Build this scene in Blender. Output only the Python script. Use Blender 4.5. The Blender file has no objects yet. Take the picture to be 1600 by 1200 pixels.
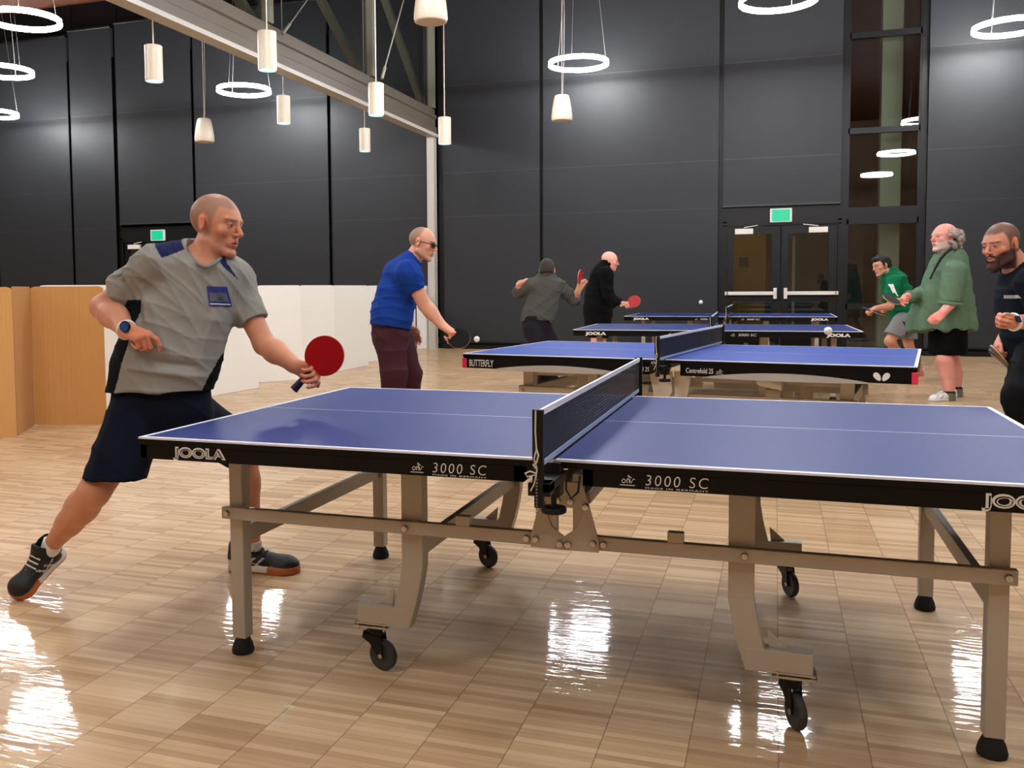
import bpy, bmesh, math, random
import numpy as np
from mathutils import Vector, Matrix

scene = bpy.context.scene
COL = scene.collection

# ------------------------------------------------------------------ camera
PHI, PITCH, ROLL = -0.322, -0.060, -0.007
cam_data = bpy.data.cameras.new('camera')
cam = bpy.data.objects.new('camera', cam_data)
COL.objects.link(cam)
cam_data.sensor_fit = 'HORIZONTAL'
cam_data.sensor_width = 36.0
cam_data.lens = 36.0 * 1418.0 / 1600.0
cam_data.shift_x = 61.08 / 1600.0
cam_data.shift_y = -64.32 / 1600.0
cam_data.clip_start = 0.05
cam_data.clip_end = 200
_f = Vector((math.sin(PHI) * math.cos(PITCH), math.cos(PHI) * math.cos(PITCH), math.sin(PITCH)))
_r = Vector((math.cos(PHI), -math.sin(PHI), 0.0))
_u = _r.cross(_f)
_r2 = _r * math.cos(ROLL) + _u * math.sin(ROLL)
_u2 = -_r * math.sin(ROLL) + _u * math.cos(ROLL)
_m = Matrix((_r2, _u2, -_f)).transposed().to_4x4()
_m.translation = Vector((1.947, -2.415, 1.231))
cam.matrix_world = _m
scene.camera = cam
FWD = np.array(_f)
RGT = np.array(_r2)
UPV = np.array(_u2)

# ------------------------------------------------------------------ world, exposure
world = bpy.data.worlds.new('night')
scene.world = world
world.use_nodes = True
bg = world.node_tree.nodes['Background']
bg.inputs[0].default_value = (0.012, 0.014, 0.02, 1)
bg.inputs[1].default_value = 0.6
scene.view_settings.view_transform = 'Standard'
scene.view_settings.look = 'None'
scene.view_settings.gamma = 1.0
scene.view_settings.use_curve_mapping = False
scene.view_settings.exposure = 1.45
RING_POWER = 62.0        # emission strength of the ring pendants
SPOT_POWER = 1.6         # emission strength of the small tube downlights
scene.cycles.use_denoising = True
scene.cycles.max_bounces = 7
scene.cycles.diffuse_bounces = 4
scene.cycles.glossy_bounces = 4
scene.cycles.transparent_max_bounces = 12
scene.cycles.sample_clamp_indirect = 6.0

# ------------------------------------------------------------------ materials
MATS = {}


def srgb(r, g, b):
    def c(v):
        v /= 255.0
        return v / 12.92 if v <= 0.04045 else ((v + 0.055) / 1.055) ** 2.4
    return (c(r), c(g), c(b), 1.0)


def mat(name, col, rough=0.5, metal=0.0, var=0.06, scale=30.0, bump=0.0, bscale=200.0, coat=0.0, emit=None,
        estr=0.0, spec=0.5, vcol=False, sheen=0.0, stretch=None, sss=0.0):
    if name in MATS:
        return MATS[name]
    m = bpy.data.materials.new(name)
    m.use_nodes = True
    nt = m.node_tree
    N, L = nt.nodes, nt.links
    b = N['Principled BSDF']
    b.inputs['Roughness'].default_value = rough
    b.inputs['Metallic'].default_value = metal
    b.inputs['Specular IOR Level'].default_value = spec
    b.inputs['Coat Weight'].default_value = coat
    b.inputs['Coat Roughness'].default_value = 0.08
    b.inputs['Sheen Weight'].default_value = sheen
    if sss:
        b.inputs['Subsurface Weight'].default_value = sss
        b.inputs['Subsurface Radius'].default_value = (0.01, 0.004, 0.002)
        b.inputs['Subsurface Scale'].default_value = 1.0
    tc = N.new('ShaderNodeTexCoord')
    mp = N.new('ShaderNodeMapping')
    L.new(tc.outputs['Object'], mp.inputs[0])
    if stretch:
        mp.inputs['Scale'].default_value = stretch
    nz = N.new('ShaderNodeTexNoise')
    nz.inputs['Scale'].default_value = scale
    nz.inputs['Detail'].default_value = 3
    L.new(mp.outputs[0], nz.inputs['Vector'])
    mr = N.new('ShaderNodeMapRange')
    mr.inputs['To Min'].default_value = 1 - var
    mr.inputs['To Max'].default_value = 1 + var
    L.new(nz.outputs[0], mr.inputs[0])
    mx = N.new('ShaderNodeMix')
    mx.data_type = 'RGBA'
    mx.blend_type = 'MULTIPLY'
    mx.inputs[0].default_value = 1.0
    if vcol:
        ca = N.new('ShaderNodeVertexColor')
        ca.layer_name = 'Col'
        L.new(ca.outputs[0], mx.inputs[6])
    else:
        mx.inputs[6].default_value = col
    L.new(mr.outputs[0], mx.inputs[7])
    L.new(mx.outputs[2], b.inputs['Base Color'])
    if bump:
        n2 = N.new('ShaderNodeTexNoise')
        n2.inputs['Scale'].default_value = bscale
        L.new(mp.outputs[0], n2.inputs['Vector'])
        bp = N.new('ShaderNodeBump')
        bp.inputs['Strength'].default_value = bump
        bp.inputs['Distance'].default_value = 0.01
        L.new(n2.outputs[0], bp.inputs['Height'])
        L.new(bp.outputs[0], b.inputs['Normal'])
    if emit:
        b.inputs['Emission Color'].default_value = emit
        b.inputs['Emission Strength'].default_value = estr
    MATS[name] = m
    return m


M_steel = mat('grey painted steel', srgb(172, 163, 147), 0.45, 0.1, 0.03, 60)
M_beige = mat('beige painted steel', srgb(214, 204, 186), 0.5, 0.0, 0.03, 40)
M_black = mat('black plastic', srgb(9, 9, 10), 0.45, 0, 0.1, 60, spec=0.3)
M_apron = mat('black lacquered apron', srgb(5, 4, 4), 0.4, 0, 0.1, 30, spec=0.2)
M_rubber = mat('black rubber', srgb(14, 14, 15), 0.8, 0, 0.1, 80)
M_caster = mat('grey rubber tread', srgb(48, 47, 46), 0.6, 0, 0.1, 80)
M_bolt = mat('zinc bolt', srgb(190, 185, 170), 0.25, 0.9, 0.05, 80)
M_white = mat('white print', srgb(225, 223, 216), 0.5, 0, 0.02)
M_line = mat('white table line', srgb(225, 228, 235), 0.5, 0, 0.02)
M_blue = mat('blue matte table top', srgb(25, 46, 116), 0.5, 0, 0.05, 6, spec=0.3, bump=0.03, bscale=300)
M_blue2 = mat('bright blue matte table top', srgb(5, 60, 160), 0.5, 0, 0.05, 6, spec=0.3, bump=0.03, bscale=300)
M_shade = mat('charcoal blackout fabric', srgb(37, 39, 43), 0.5, 0, 0.04, 1.2, spec=0.35)
M_seam = mat('fabric weld seam', srgb(46, 46, 50), 0.4, 0, 0.03)
M_frame = mat('black anodised aluminium', srgb(9, 9, 10), 0.4, 0.0, 0.05, spec=0.3)
M_white_paint = mat('white painted metal', srgb(222, 218, 208), 0.4, 0, 0.03, 10)
M_cream = mat('cream speaker enamel', srgb(228, 216, 196), 0.35, 0, 0.03, 10)
M_beam = mat('taupe painted steel', srgb(98, 88, 76), 0.5, 0, 0.04, 3)
M_beamlight = mat('pale aluminium track', srgb(188, 184, 176), 0.45, 0.0, 0.03, 10)
M_olive = mat('olive grey steel', srgb(120, 120, 104), 0.5, 0, 0.04, 3)
M_card = mat('corrugated cardboard', srgb(204, 152, 88), 0.75, 0, 0.05, 3, bump=0.25, bscale=60, stretch=(1, 1, 0.02))
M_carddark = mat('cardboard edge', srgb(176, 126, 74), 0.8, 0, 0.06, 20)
M_board = mat('white corrugated board', srgb(236, 234, 226), 0.5, 0, 0.02, 3, bump=0.1, bscale=60, stretch=(1, 1, 0.02))
M_cord = mat('white cord', srgb(205, 200, 188), 0.7, 0, 0.05, 100)
M_wire = mat('thin steel cable', srgb(150, 148, 142), 0.4, 0.5, 0.03)
M_chain = mat('steel chain', srgb(130, 128, 120), 0.35, 0.7, 0.05)
M_wood = mat('paddle plywood', srgb(205, 160, 110), 0.5, 0, 0.08, 40)
M_red = mat('red pimple rubber', srgb(168, 0, 10), 0.55, 0, 0.05, 60, spec=0.2)
M_redb = mat('bright red rubber', srgb(176, 14, 30), 0.5, 0, 0.05, 60)
M_blackr = mat('black bat rubber', srgb(8, 8, 10), 0.6, 0, 0.05, 60, spec=0.15)
M_ball = mat('celluloid ball', srgb(240, 240, 236), 0.4, 0, 0.01)
M_exitw = mat('exit sign casing', srgb(190, 190, 190), 0.4, 0, 0.02, emit=srgb(230, 240, 235), estr=0.08)
M_exitg = mat('lit green exit face', srgb(8, 120, 85), 0.4, 0, 0.02, emit=srgb(0, 225, 165), estr=0.22)


def ring_mat():
    return mat('lit ring diffuser', (1, 1, 1, 1), 0.5, 0, 0, emit=(0.955, 0.975, 1.0, 1), estr=RING_POWER)


def spot_mat():
    return mat('lit downlight lens', (1, 1, 1, 1), 0.5, 0, 0, emit=(0.25, 0.9, 1.0, 1), estr=SPOT_POWER)


# ------------------------------------------------------------------ mesh helpers
class MB:
    """collects simple solids and links them as one mesh object"""
    def __init__(self):
        self.v, self.f = [], []

    def add(self, vs, fs):
        o = len(self.v)
        self.v += [tuple(p) for p in vs]
        self.f += [tuple(i + o for i in q) for q in fs]
        return self

    def box(self, x0, x1, y0, y1, z0, z1):
        vs = [(x, y, z) for z in (z0, z1) for y in (y0, y1) for x in (x0, x1)]
        return self.add(vs, [(0, 2, 3, 1), (4, 5, 7, 6), (0, 1, 5, 4), (2, 6, 7, 3), (0, 4, 6, 2), (1, 3, 7, 5)])

    def bar(self, a, b, w, h, up=(0, 0, 1)):
        a, b, up = Vector(a), Vector(b), Vector(up)
        d = (b - a).normalized()
        s = d.cross(up)
        if s.length < 1e-4:
            s = d.cross(Vector((1, 0, 0)))
        s.normalize()
        t = s.cross(d)
        vs = []
        for p in (a, b):
            for sx, sy in ((-1, -1), (1, -1), (1, 1), (-1, 1)):
                vs.append(p + s * sx * w / 2 + t * sy * h / 2)
        return self.add(vs, [(3, 2, 1, 0), (4, 5, 6, 7), (0, 1, 5, 4), (1, 2, 6, 5), (2, 3, 7, 6), (3, 0, 4, 7)])

    def tube(self, pts, r, n=10, closed=False, caps=True):
        pts = [Vector(p) for p in pts]
        rs = r if isinstance(r, (list, tuple)) else [r] * len(pts)
        m = len(pts)
        vs = []
        prev = None
        for i, p in enumerate(pts):
            if closed:
                d = pts[(i + 1) % m] - pts[i - 1]
            else:
                d = pts[min(i + 1, m - 1)] - pts[max(i - 1, 0)]
            d.normalize()
            if prev is None:
                s = d.cross(Vector((0, 0, 1)))
                if s.length < 1e-3:
                    s = d.cross(Vector((1, 0, 0)))
            else:
                s = prev - d * prev.dot(d)
            s.normalize()
            prev = s
            t = d.cross(s)
            for k in range(n):
                a = 2 * math.pi * k / n
                vs.append(p + (s * math.cos(a) + t * math.sin(a)) * rs[i])
        fs = []
        for i in range(m if closed else m - 1):
            j = (i + 1) % m
            for k in range(n):
                l = (k + 1) % n
                fs.append((i * n + k, i * n + l, j * n + l, j * n + k))
        if not closed and caps:
            fs.append(tuple(range(n))[::-1])
            fs.append(tuple((m - 1) * n + k for k in range(n)))
        return self.add(vs, fs)

    def lathe(self, prof, c=(0, 0, 0), n=32, axis='z', cap=True):
        vs, fs = [], []
        for (r, h) in prof:
            for k in range(n):
                a = 2 * math.pi * k / n
                x, y = r * math.cos(a), r * math.sin(a)
                p = (x, y, h) if axis == 'z' else ((x, h, y) if axis == 'y' else (h, x, y))
                vs.append((p[0] + c[0], p[1] + c[1], p[2] + c[2]))
        m = len(prof)
        for i in range(m - 1):
            for k in range(n):
                l = (k + 1) % n
                fs.append((i * n + k, i * n + l, (i + 1) * n + l, (i + 1) * n + k))
        if cap:
            fs.append(tuple(range(n))[::-1])
            fs.append(tuple((m - 1) * n + k for k in range(n)))
        return self.add(vs, fs)

    def prism(self, pts, a, b, axis='y'):
        """outline pts (u,v) extruded from a to b along axis"""
        n = len(pts)

        def P(u, v, w):
            return (u, w, v) if axis == 'y' else ((w, u, v) if axis == 'x' else (u, v, w))
        vs = [P(u, v, a) for u, v in pts] + [P(u, v, b) for u, v in pts]
        fs = [tuple(range(n))[::-1], tuple(range(n, 2 * n))]
        for i in range(n):
            j = (i + 1) % n
            fs.append((i, j, n + j, n + i))
        return self.add(vs, fs)

    def build(self, name, m, parent=None, smooth=False, bevel=0.0, mtx=None):
        me = bpy.data.meshes.new(name)
        vs = self.v
        if mtx is not None:
            vs = [mtx @ Vector(p) for p in vs]
        me.from_pydata([tuple(p) for p in vs], [], self.f)
        bm = bmesh.new()
        bm.from_mesh(me)
        bmesh.ops.recalc_face_normals(bm, faces=bm.faces)
        if bevel:
            es = [e for e in bm.edges if len(e.link_faces) == 2 and e.calc_face_angle(0) > 0.6]
            bmesh.ops.bevel(bm, geom=es, offset=bevel, segments=2, profile=0.5, affect='EDGES', clamp_overlap=True)
        bm.to_mesh(me)
        bm.free()
        if smooth:
            me.polygons.foreach_set('use_smooth', [True] * len(me.polygons))
            try:
                me.set_sharp_from_angle(angle=math.radians(40))
            except Exception:
                pass
        me.materials.append(m)
        o = bpy.data.objects.new(name, me)
        COL.objects.link(o)
        if parent is not None:
            o.parent = parent
        return o


def tag(o, label=None, cat=None, group=None, kind=None):
    if label:
        o['label'] = label
    if cat:
        o['category'] = cat
    if group:
        o['group'] = group
    if kind:
        o['kind'] = kind
    return o


def empty(name, loc=(0, 0, 0), rz=0.0):
    o = bpy.data.objects.new(name, None)
    o.location = loc
    o.rotation_euler = (0, 0, rz)
    COL.objects.link(o)
    return o


def kids(o):
    return [c for c in bpy.data.objects if c.parent == o]


def copy_tree(o, parent=None):
    c = o.copy()
    COL.objects.link(c)
    c.parent = parent
    for ch in kids(o):
        copy_tree(ch, c)
    return c


def text_mesh(body, size, extrude=0.0006, shear=0.0, space=1.0, offset=0.0, sx=1.0, bevel=0.0):
    """built-in font outlines as (verts, faces), standing in the x-z plane and facing -y"""
    cu = bpy.data.curves.new('t', 'FONT')
    cu.body = body
    cu.size = size
    cu.extrude = extrude
    cu.shear = shear
    cu.space_character = space
    cu.offset = offset
    cu.resolution_u = 4
    ob = bpy.data.objects.new('t', cu)
    COL.objects.link(ob)
    dg = bpy.context.evaluated_depsgraph_get()
    me = bpy.data.meshes.new_from_object(ob.evaluated_get(dg))
    vs = [(v.co.x * sx, -v.co.z, v.co.y) for v in me.vertices]
    fs = [tuple(p.vertices) for p in me.polygons]
    bpy.data.objects.remove(ob)
    bpy.data.curves.remove(cu)
    bpy.data.meshes.remove(me)
    return vs, fs


def lettering(name, body, x0, x1, z0, z1, y, m, parent, offset=0.0, extrude=0.0006, **kw):
    """text fitted into the rectangle x0..x1, z0..z1 at depth y"""
    vs0, fs = text_mesh(body, 0.1, extrude, **kw)
    xs = [v[0] for v in vs0]
    zs = [v[2] for v in vs0]
    ax, bx, az, bz = min(xs), max(xs), min(zs), max(zs)
    if offset:
        vs0, fs = text_mesh(body, 0.1, extrude, offset=offset, **kw)
    sx, sz = (x1 - x0) / (bx - ax), (z1 - z0) / (bz - az)
    vs = [(x0 + (v[0] - ax) * sx, y + v[1], z0 + (v[2] - az) * sz) for v in vs0]
    return MB().add(vs, fs).build(name, m, parent)
# ------------------------------------------------------------------ the room shell
YB = 15.15          # glazed back wall
XL, XR, YF, ZC = -19.0, 8.6, -7.5, 7.9


def floor_mat():
    m = bpy.data.materials.new('lacquered finger parquet')
    m.use_nodes = True
    nt = m.node_tree
    N, L = nt.nodes, nt.links
    b = N['Principled BSDF']
    tc = N.new('ShaderNodeTexCoord')
    sp = N.new('ShaderNodeSeparateXYZ')
    L.new(tc.outputs['Object'], sp.inputs[0])

    def mth(op, a, c=None):
        n = N.new('ShaderNodeMath')
        n.operation = op
        for i, v in enumerate((a, c)):
            if v is None:
                continue
            if isinstance(v, (int, float)):
                n.inputs[i].default_value = v
            else:
                L.new(v, n.inputs[i])
        return n.outputs[0]
    W, H = 0.2285, 0.0254
    u = mth('DIVIDE', mth('SUBTRACT', sp.outputs[0], 0.369), W)
    v = mth('DIVIDE', sp.outputs[1], H)
    v9 = mth('DIVIDE', sp.outputs[1], H * 9)
    cu, cv, cv9 = mth('FLOOR', u), mth('FLOOR', v), mth('FLOOR', v9)
    cmb = N.new('ShaderNodeCombineXYZ')
    L.new(cu, cmb.inputs[0])
    L.new(cv, cmb.inputs[1])
    wn = N.new('ShaderNodeTexWhiteNoise')
    wn.noise_dimensions = '2D'
    L.new(cmb.outputs[0], wn.inputs['Vector'])
    cmb2 = N.new('ShaderNodeCombineXYZ')
    L.new(cu, cmb2.inputs[0])
    L.new(cv9, cmb2.inputs[1])
    wn2 = N.new('ShaderNodeTexWhiteNoise')
    wn2.noise_dimensions = '2D'
    L.new(cmb2.outputs[0], wn2.inputs['Vector'])
    # wood grain along x
    mp = N.new('ShaderNodeMapping')
    mp.inputs['Scale'].default_value = (3.0, 90.0, 1)
    L.new(tc.outputs['Object'], mp.inputs[0])
    gr = N.new('ShaderNodeTexNoise')
    gr.inputs['Scale'].default_value = 1.0
    gr.inputs['Detail'].default_value = 4
    L.new(mp.outputs[0], gr.inputs['Vector'])
    t = mth('ADD', mth('MULTIPLY', wn.outputs[0], 0.62), mth('ADD', mth('MULTIPLY', wn2.outputs[0], 0.16), mth('MULTIPLY', gr.outputs[0], 0.30)))
    cr = N.new('ShaderNodeValToRGB')
    e = cr.color_ramp.elements
    e[0].position = 0.0
    e[0].color = srgb(164, 127, 92)
    e[1].position = 1.0
    e[1].color = srgb(226, 198, 158)
    k = cr.color_ramp.elements.new(0.45)
    k.color = srgb(200, 166, 126)
    L.new(t, cr.inputs[0])
    # seams

    def edge(val, w):
        fr = mth('FRACT', val)
        d = mth('MINIMUM', fr, mth('SUBTRACT', 1.0, fr))
        return mth('LESS_THAN', d, w)
    s1 = mth('MULTIPLY', edge(u, 0.0075), 0.60)
    s2 = mth('MULTIPLY', edge(v, 0.035), 0.20)
    s3 = mth('MULTIPLY', edge(v9, 0.005), 0.30)
    sm = mth('MAXIMUM', s1, mth('MAXIMUM', s2, s3))
    mx = N.new('ShaderNodeMix')
    mx.data_type = 'RGBA'
    L.new(sm, mx.inputs[0])
    L.new(cr.outputs[0], mx.inputs[6])
    mx.inputs[7].default_value = srgb(92, 62, 38)
    L.new(mx.outputs[2], b.inputs['Base Color'])
    b.inputs['Roughness'].default_value = 0.5
    b.inputs['Specular IOR Level'].default_value = 0.15
    b.inputs['Coat Weight'].default_value = 0.42
    b.inputs['Coat Roughness'].default_value = 0.05
    # each strip lies at a slightly different tilt, plus slow waviness
    bp = N.new('ShaderNodeBump')
    bp.inputs['Strength'].default_value = 0.35
    bp.inputs['Distance'].default_value = 0.0022
    wv = N.new('ShaderNodeTexNoise')
    wv.inputs['Scale'].default_value = 1.0
    wv.inputs['Detail'].default_value = 2
    mp2 = N.new('ShaderNodeMapping')
    mp2.inputs['Scale'].default_value = (6.0, 38.0, 1)
    L.new(tc.outputs['Object'], mp2.inputs[0])
    L.new(mp2.outputs[0], wv.inputs['Vector'])
    L.new(wv.outputs[0], bp.inputs['Height'])
    L.new(bp.outputs[0], b.inputs['Coat Normal'])
    L.new(bp.outputs[0], b.inputs['Normal'])
    return m


def struct(name, mb, m, parent=None, **kw):
    o = mb.build(name, m, parent, **kw)
    if parent is None:
        o['kind'] = 'structure'
    return o


struct('floor', MB().box(XL, XR, YF, YB + 4.5, -0.1, 0.0), floor_mat())

M_ceil = mat('slatted cedar ceiling', srgb(98, 50, 24), 0.55, 0, 0.35, 2.0, stretch=(0.4, 14, 1), bump=0.2, bscale=8)
struct('ceiling', MB().box(XL, XR, YF, YB + 0.4, ZC, ZC + 0.15), M_ceil)
M_wallr = mat('dark grey plaster', srgb(92, 92, 92), 0.7, 0, 0.04, 2)
struct('wall_right', MB().box(XR, XR + 0.15, YF, YB + 0.4, 0, ZC), M_wallr)
struct('wall_left', MB().box(XL - 0.15, XL, YF, YB + 0.4, 0, ZC), mat('warm white plaster', srgb(200, 194, 180), 0.7, 0, 0.03, 2))
struct('wall_front', MB().box(XL, XR, YF - 0.15, YF, 0, ZC), mat('cedar wall boards', srgb(180, 146, 112), 0.6, 0, 0.2, 2.0, stretch=(0.4, 1, 14)))

# glazed back wall: black mullion grid (shades hang in front of it)
wb = MB()
for x in (-18.2, -16.1, -13.815, -12.53, -10.425, -7.05, -4.83, -4.52, -2.44, 0.95, 3.075, 4.35, 7.9):
    wb.box(x - 0.055, x + 0.055, YB - 0.02, YB + 0.13, 0, ZC)
for z0, z1 in ((0.0, 0.10), (2.42, 2.62), (7.30, ZC)):
    wb.box(XL, 1.0, YB, YB + 0.12, z0, z1) if z0 == 0 else wb.box(XL, XR, YB, YB + 0.12, z0, z1)
wb.box(3.03, XR, YB, YB + 0.12, 0.0, 0.10)
struct('wall_back', wb, M_frame)
struct('baseboard_back', MB().box(-4.5, 0.99, YB - 0.10, YB - 0.03, 0, 0.085).box(4.40, XR, YB - 0.10, YB - 0.03, 0, 0.085), M_frame)
struct('trim_1', MB().box(-4.62, -4.50, YB - 0.04, YB + 0.1, 0, ZC), M_frame)

# outside / behind the glass
M_out = mat('night dark cladding', srgb(9, 9, 10), 0.9, 0, 0.1, 2)
struct('wall_outer', MB().box(XL, XR, YB + 4.2, YB + 4.35, 0, ZC), M_out)
M_colm = mat('painted concrete column', srgb(214, 218, 194), 0.6, 0, 0.04, 2)
tag(MB().box(3.72, 4.06, YB + 0.55, YB + 0.9, 0, ZC).build('column', M_colm),
    'pale olive column standing just behind the tall window glass', 'column')

# glass
def glass_mat(name, tint, refl):
    m = bpy.data.materials.new(name)
    m.use_nodes = True
    N, L = m.node_tree.nodes, m.node_tree.links
    N.remove(N['Principled BSDF'])
    tr = N.new('ShaderNodeBsdfTransparent')
    tr.inputs[0].default_value = tint
    gl = N.new('ShaderNodeBsdfGlossy')
    gl.inputs['Roughness'].default_value = 0.01
    nz = N.new('ShaderNodeTexNoise')
    nz.inputs['Scale'].default_value = 0.7
    bp = N.new('ShaderNodeBump')
    bp.inputs['Strength'].default_value = 0.02
    L.new(nz.outputs[0], bp.inputs['Height'])
    L.new(bp.outputs[0], gl.inputs['Normal'])
    fr = N.new('ShaderNodeFresnel')
    fr.inputs['IOR'].default_value = refl
    mx = N.new('ShaderNodeMixShader')
    geo = N.new('ShaderNodeNewGeometry')
    front = N.new('ShaderNodeMath')
    front.operation = 'SUBTRACT'
    front.inputs[0].default_value = 1.0
    L.new(geo.outputs['Backfacing'], front.inputs[1])
    mul = N.new('ShaderNodeMath')
    mul.operation = 'MULTIPLY'
    L.new(fr.outputs[0], mul.inputs[0])
    L.new(front.outputs[0], mul.inputs[1])
    L.new(mul.outputs[0], mx.inputs[0])
    L.new(tr.outputs[0], mx.inputs[1])
    L.new(gl.outputs[0], mx.inputs[2])
    L.new(mx.outputs[0], N['Material Output'].inputs[0])
    return m


M_glass = glass_mat('night window glass', (0.6, 0.63, 0.6, 1), 1.8)
M_glassc = glass_mat('clear clerestory glass', (0.66, 0.68, 0.68, 1), 1.4)
WIN = (3.13, 4.295)
w1 = struct('window_1', MB().box(WIN[0], WIN[1], YB + 0.04, YB + 0.055, 0.1, 7.3), M_glass)
wf = MB()
for z in (5.62, 3.96, 2.37, 0.86):
    wf.box(WIN[0] - 0.02, WIN[1] + 0.02, YB - 0.01, YB + 0.11, z - 0.05, z + 0.05)
wf.box(WIN[0] - 0.02, WIN[0] + 0.03, YB - 0.01, YB + 0.11, 0.1, 7.3)
wf.box(WIN[1] - 0.03, WIN[1] + 0.02, YB - 0.01, YB + 0.11, 0.1, 7.3)
wf.box(WIN[0] - 0.02, WIN[1] + 0.02, YB - 0.01, YB + 0.11, 0.06, 0.14)
wf.build('window_frame', M_frame, w1)


# roller shades -------------------------------------------------------------
def shade(x0, x1, z0, label, ztop=7.25, seams=(2.68, 3.56, 5.3)):
    e = empty('roller_shade', ((x0 + x1) / 2, YB - 0.09, z0))
    tag(e, label, 'window shade', 'charcoal roller shades along the back wall')
    w = (x1 - x0) / 2
    h = ztop - z0
    MB().box(-w, w, -0.006, 0.004, 0.03, h).build('shade_fabric', M_shade, e)
    MB().box(-w, w, -0.014, 0.010, 0.0, 0.03).build('hem_bar', M_frame if z0 < 1 else M_seam, e)
    for z in seams:
        if z > z0 + 0.2:
            MB().box(-w, w, -0.0085, -0.0055, z - z0 - 0.006, z - z0 + 0.006).build('seam', M_seam, e)
    MB().tube([(-w, 0, h + 0.03), (w, 0, h + 0.03)], 0.045, 10).build('roller', M_frame, e, smooth=True)
    return e


shade(-4.49, -2.475, 0.12, 'tall charcoal shade just right of the white partition track post')
shade(-2.405, 0.915, 0.12, 'widest full-height charcoal shade, left of the double doors')
shade(1.0, 3.02, 2.69, 'charcoal shade ending above the double doors with two white push bars')
shade(4.40, 7.85, 0.12, 'charcoal shade right of the tall uncovered window')
shade(-18.1, -16.15, 0.12, 'charcoal shade farthest left, beyond the cardboard barrier', ztop=7.15)
shade(-16.05, -13.85, 0.12, 'wide charcoal shade above the brown cardboard barrier at the left edge', ztop=7.15)
shade(-13.78, -12.58, 0.12, 'narrow charcoal shade next to the left doorway', ztop=7.25)
shade(-12.47, -10.46, 2.75, 'charcoal shade ending above the left exit sign', ztop=7.3)
shade(-10.39, -7.09, 0.12, 'charcoal shade behind the head of the man in the grey shirt', ztop=7.3)
shade(-7.01, -4.86, 0.12, 'charcoal shade behind the man in the blue shirt', ztop=7.3)


# double doors -----------------------------------------------------------------
def double_door(name, ox):
    d = MB()
    d.box(1.0, 1.07, YB - 0.03, YB + 0.12, 0, 2.43).box(2.99, 3.05, YB - 0.03, YB + 0.12, 0, 2.43)
    d.box(1.0, 3.05, YB - 0.03, YB + 0.12, 2.34, 2.69)
    d.box(1.0, 3.05, YB - 0.045, YB - 0.03, 2.36, 2.40)
    d.v = [(p[0] + ox, p[1], p[2]) for p in d.v]
    root = struct(name, d, M_frame)
    for lx0, lx1, gx0, gx1, s in ((1.08, 2.015, 1.20, 1.865, 1), (2.035, 2.98, 2.155, 2.845, -1)):
        f = MB()
        f.box(lx0, gx0, YB, YB + 0.05, 0.02, 2.33).box(gx1, lx1, YB, YB + 0.05, 0.02, 2.33)
        f.box(gx0, gx1, YB, YB + 0.05, 2.19, 2.33).box(gx0, gx1, YB, YB + 0.05, 0.95, 1.14)
        f.box(gx0, gx1, YB, YB + 0.05, 0.02, 0.3)
        f.v = [(p[0] + ox, p[1], p[2]) for p in f.v]
        leaf = f.build('door_leaf', M_frame, root)
        g = MB().box(gx0 + ox, gx1 + ox, YB + 0.02, YB + 0.03, 0.3, 2.19)
        g.build('glass', M_glass, leaf)
        hb = MB()
        e0, e1 = (lx0 + 0.0, lx1 - 0.08) if s > 0 else (lx0 + 0.08, lx1)
        hb.box(e0 + ox, e1 + ox, YB - 0.10, YB - 0.05, 1.07, 1.135)
        k = e1 if s > 0 else e0
        hb.box(k - 0.03 + ox, k + 0.03 + ox, YB - 0.11, YB - 0.0, 1.0, 1.20)
        k2 = e0 if s > 0 else e1
        hb.box(k2 - 0.03 + ox, k2 + 0.03 + ox, YB - 0.10, YB - 0.0, 1.07, 1.135)
        hb.build('push_bar', M_white_paint, leaf, bevel=0.006)
        cl = MB()
        c0 = 1.22 if s > 0 else 2.50
        cl.box(c0 + ox, c0 + 0.32 + ox, YB - 0.07, YB, 2.19, 2.29)
        cl.bar((c0 + 0.16 + ox, YB - 0.05, 2.31), (c0 + (0.40 if s > 0 else -0.1) + ox, YB - 0.08, 2.345), 0.015, 0.015)
        cl.build('door_closer', M_white_paint, leaf, bevel=0.005)
    return root


double_door('door_1', 0)
double_door('door_2', -13.52)


def exit_sign(x, z, label, y=YB - 0.06):
    e = empty('exit_sign', (x, y, z))
    tag(e, label, 'exit sign', 'lit green exit signs above doors')
    MB().box(-0.19, 0.19, 0.0, 0.05, -0.125, 0.125).build('casing', M_exitw, e, bevel=0.012)
    MB().box(-0.155, 0.155, -0.004, 0.002, -0.105, 0.105).build('sign_face', M_exitg, e)


exit_sign(2.02, 2.515, 'lit green exit sign over the double doors with two white push bars', YB - 0.085)
exit_sign(-11.46, 2.49, 'lit green exit sign in the left room behind the man in the grey shirt', YB - 0.085)

# vestibule seen through the door glass
M_amber = mat('amber wall', srgb(190, 140, 50), 0.7, 0, 0.05, 4)
struct('wall_vestibule', MB().box(0.6, 1.75, YB + 1.6, YB + 1.7, 0, 2.6), M_amber)
struct('wall_vestibule_grey', MB().box(1.75, 3.6, YB + 2.2, YB + 2.3, 0, 2.6), mat('grey green wall', srgb(96, 104, 100), 0.7))
tag(MB().box(0.95, 1.14, YB + 1.58, YB + 1.598, 1.60, 1.78).build('notice', M_white),
    'white paper notice on the amber wall seen through the left door pane', 'notice')
tag(MB().box(1.24, 1.42, YB + 1.58, YB + 1.598, 1.62, 1.82).build('notice', mat('brown print', srgb(96, 62, 30), 0.6)),
    'brown framed notice on the amber wall seen through the left door pane', 'notice')
vl = MB().box(0.9, 1.6, YB + 0.7, YB + 1.1, 2.56, 2.6).build('ceiling_light', mat('vestibule panel light', (1, 1, 1, 1), 0.5, emit=(1, 0.9, 0.75, 1), estr=1.0))
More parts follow.
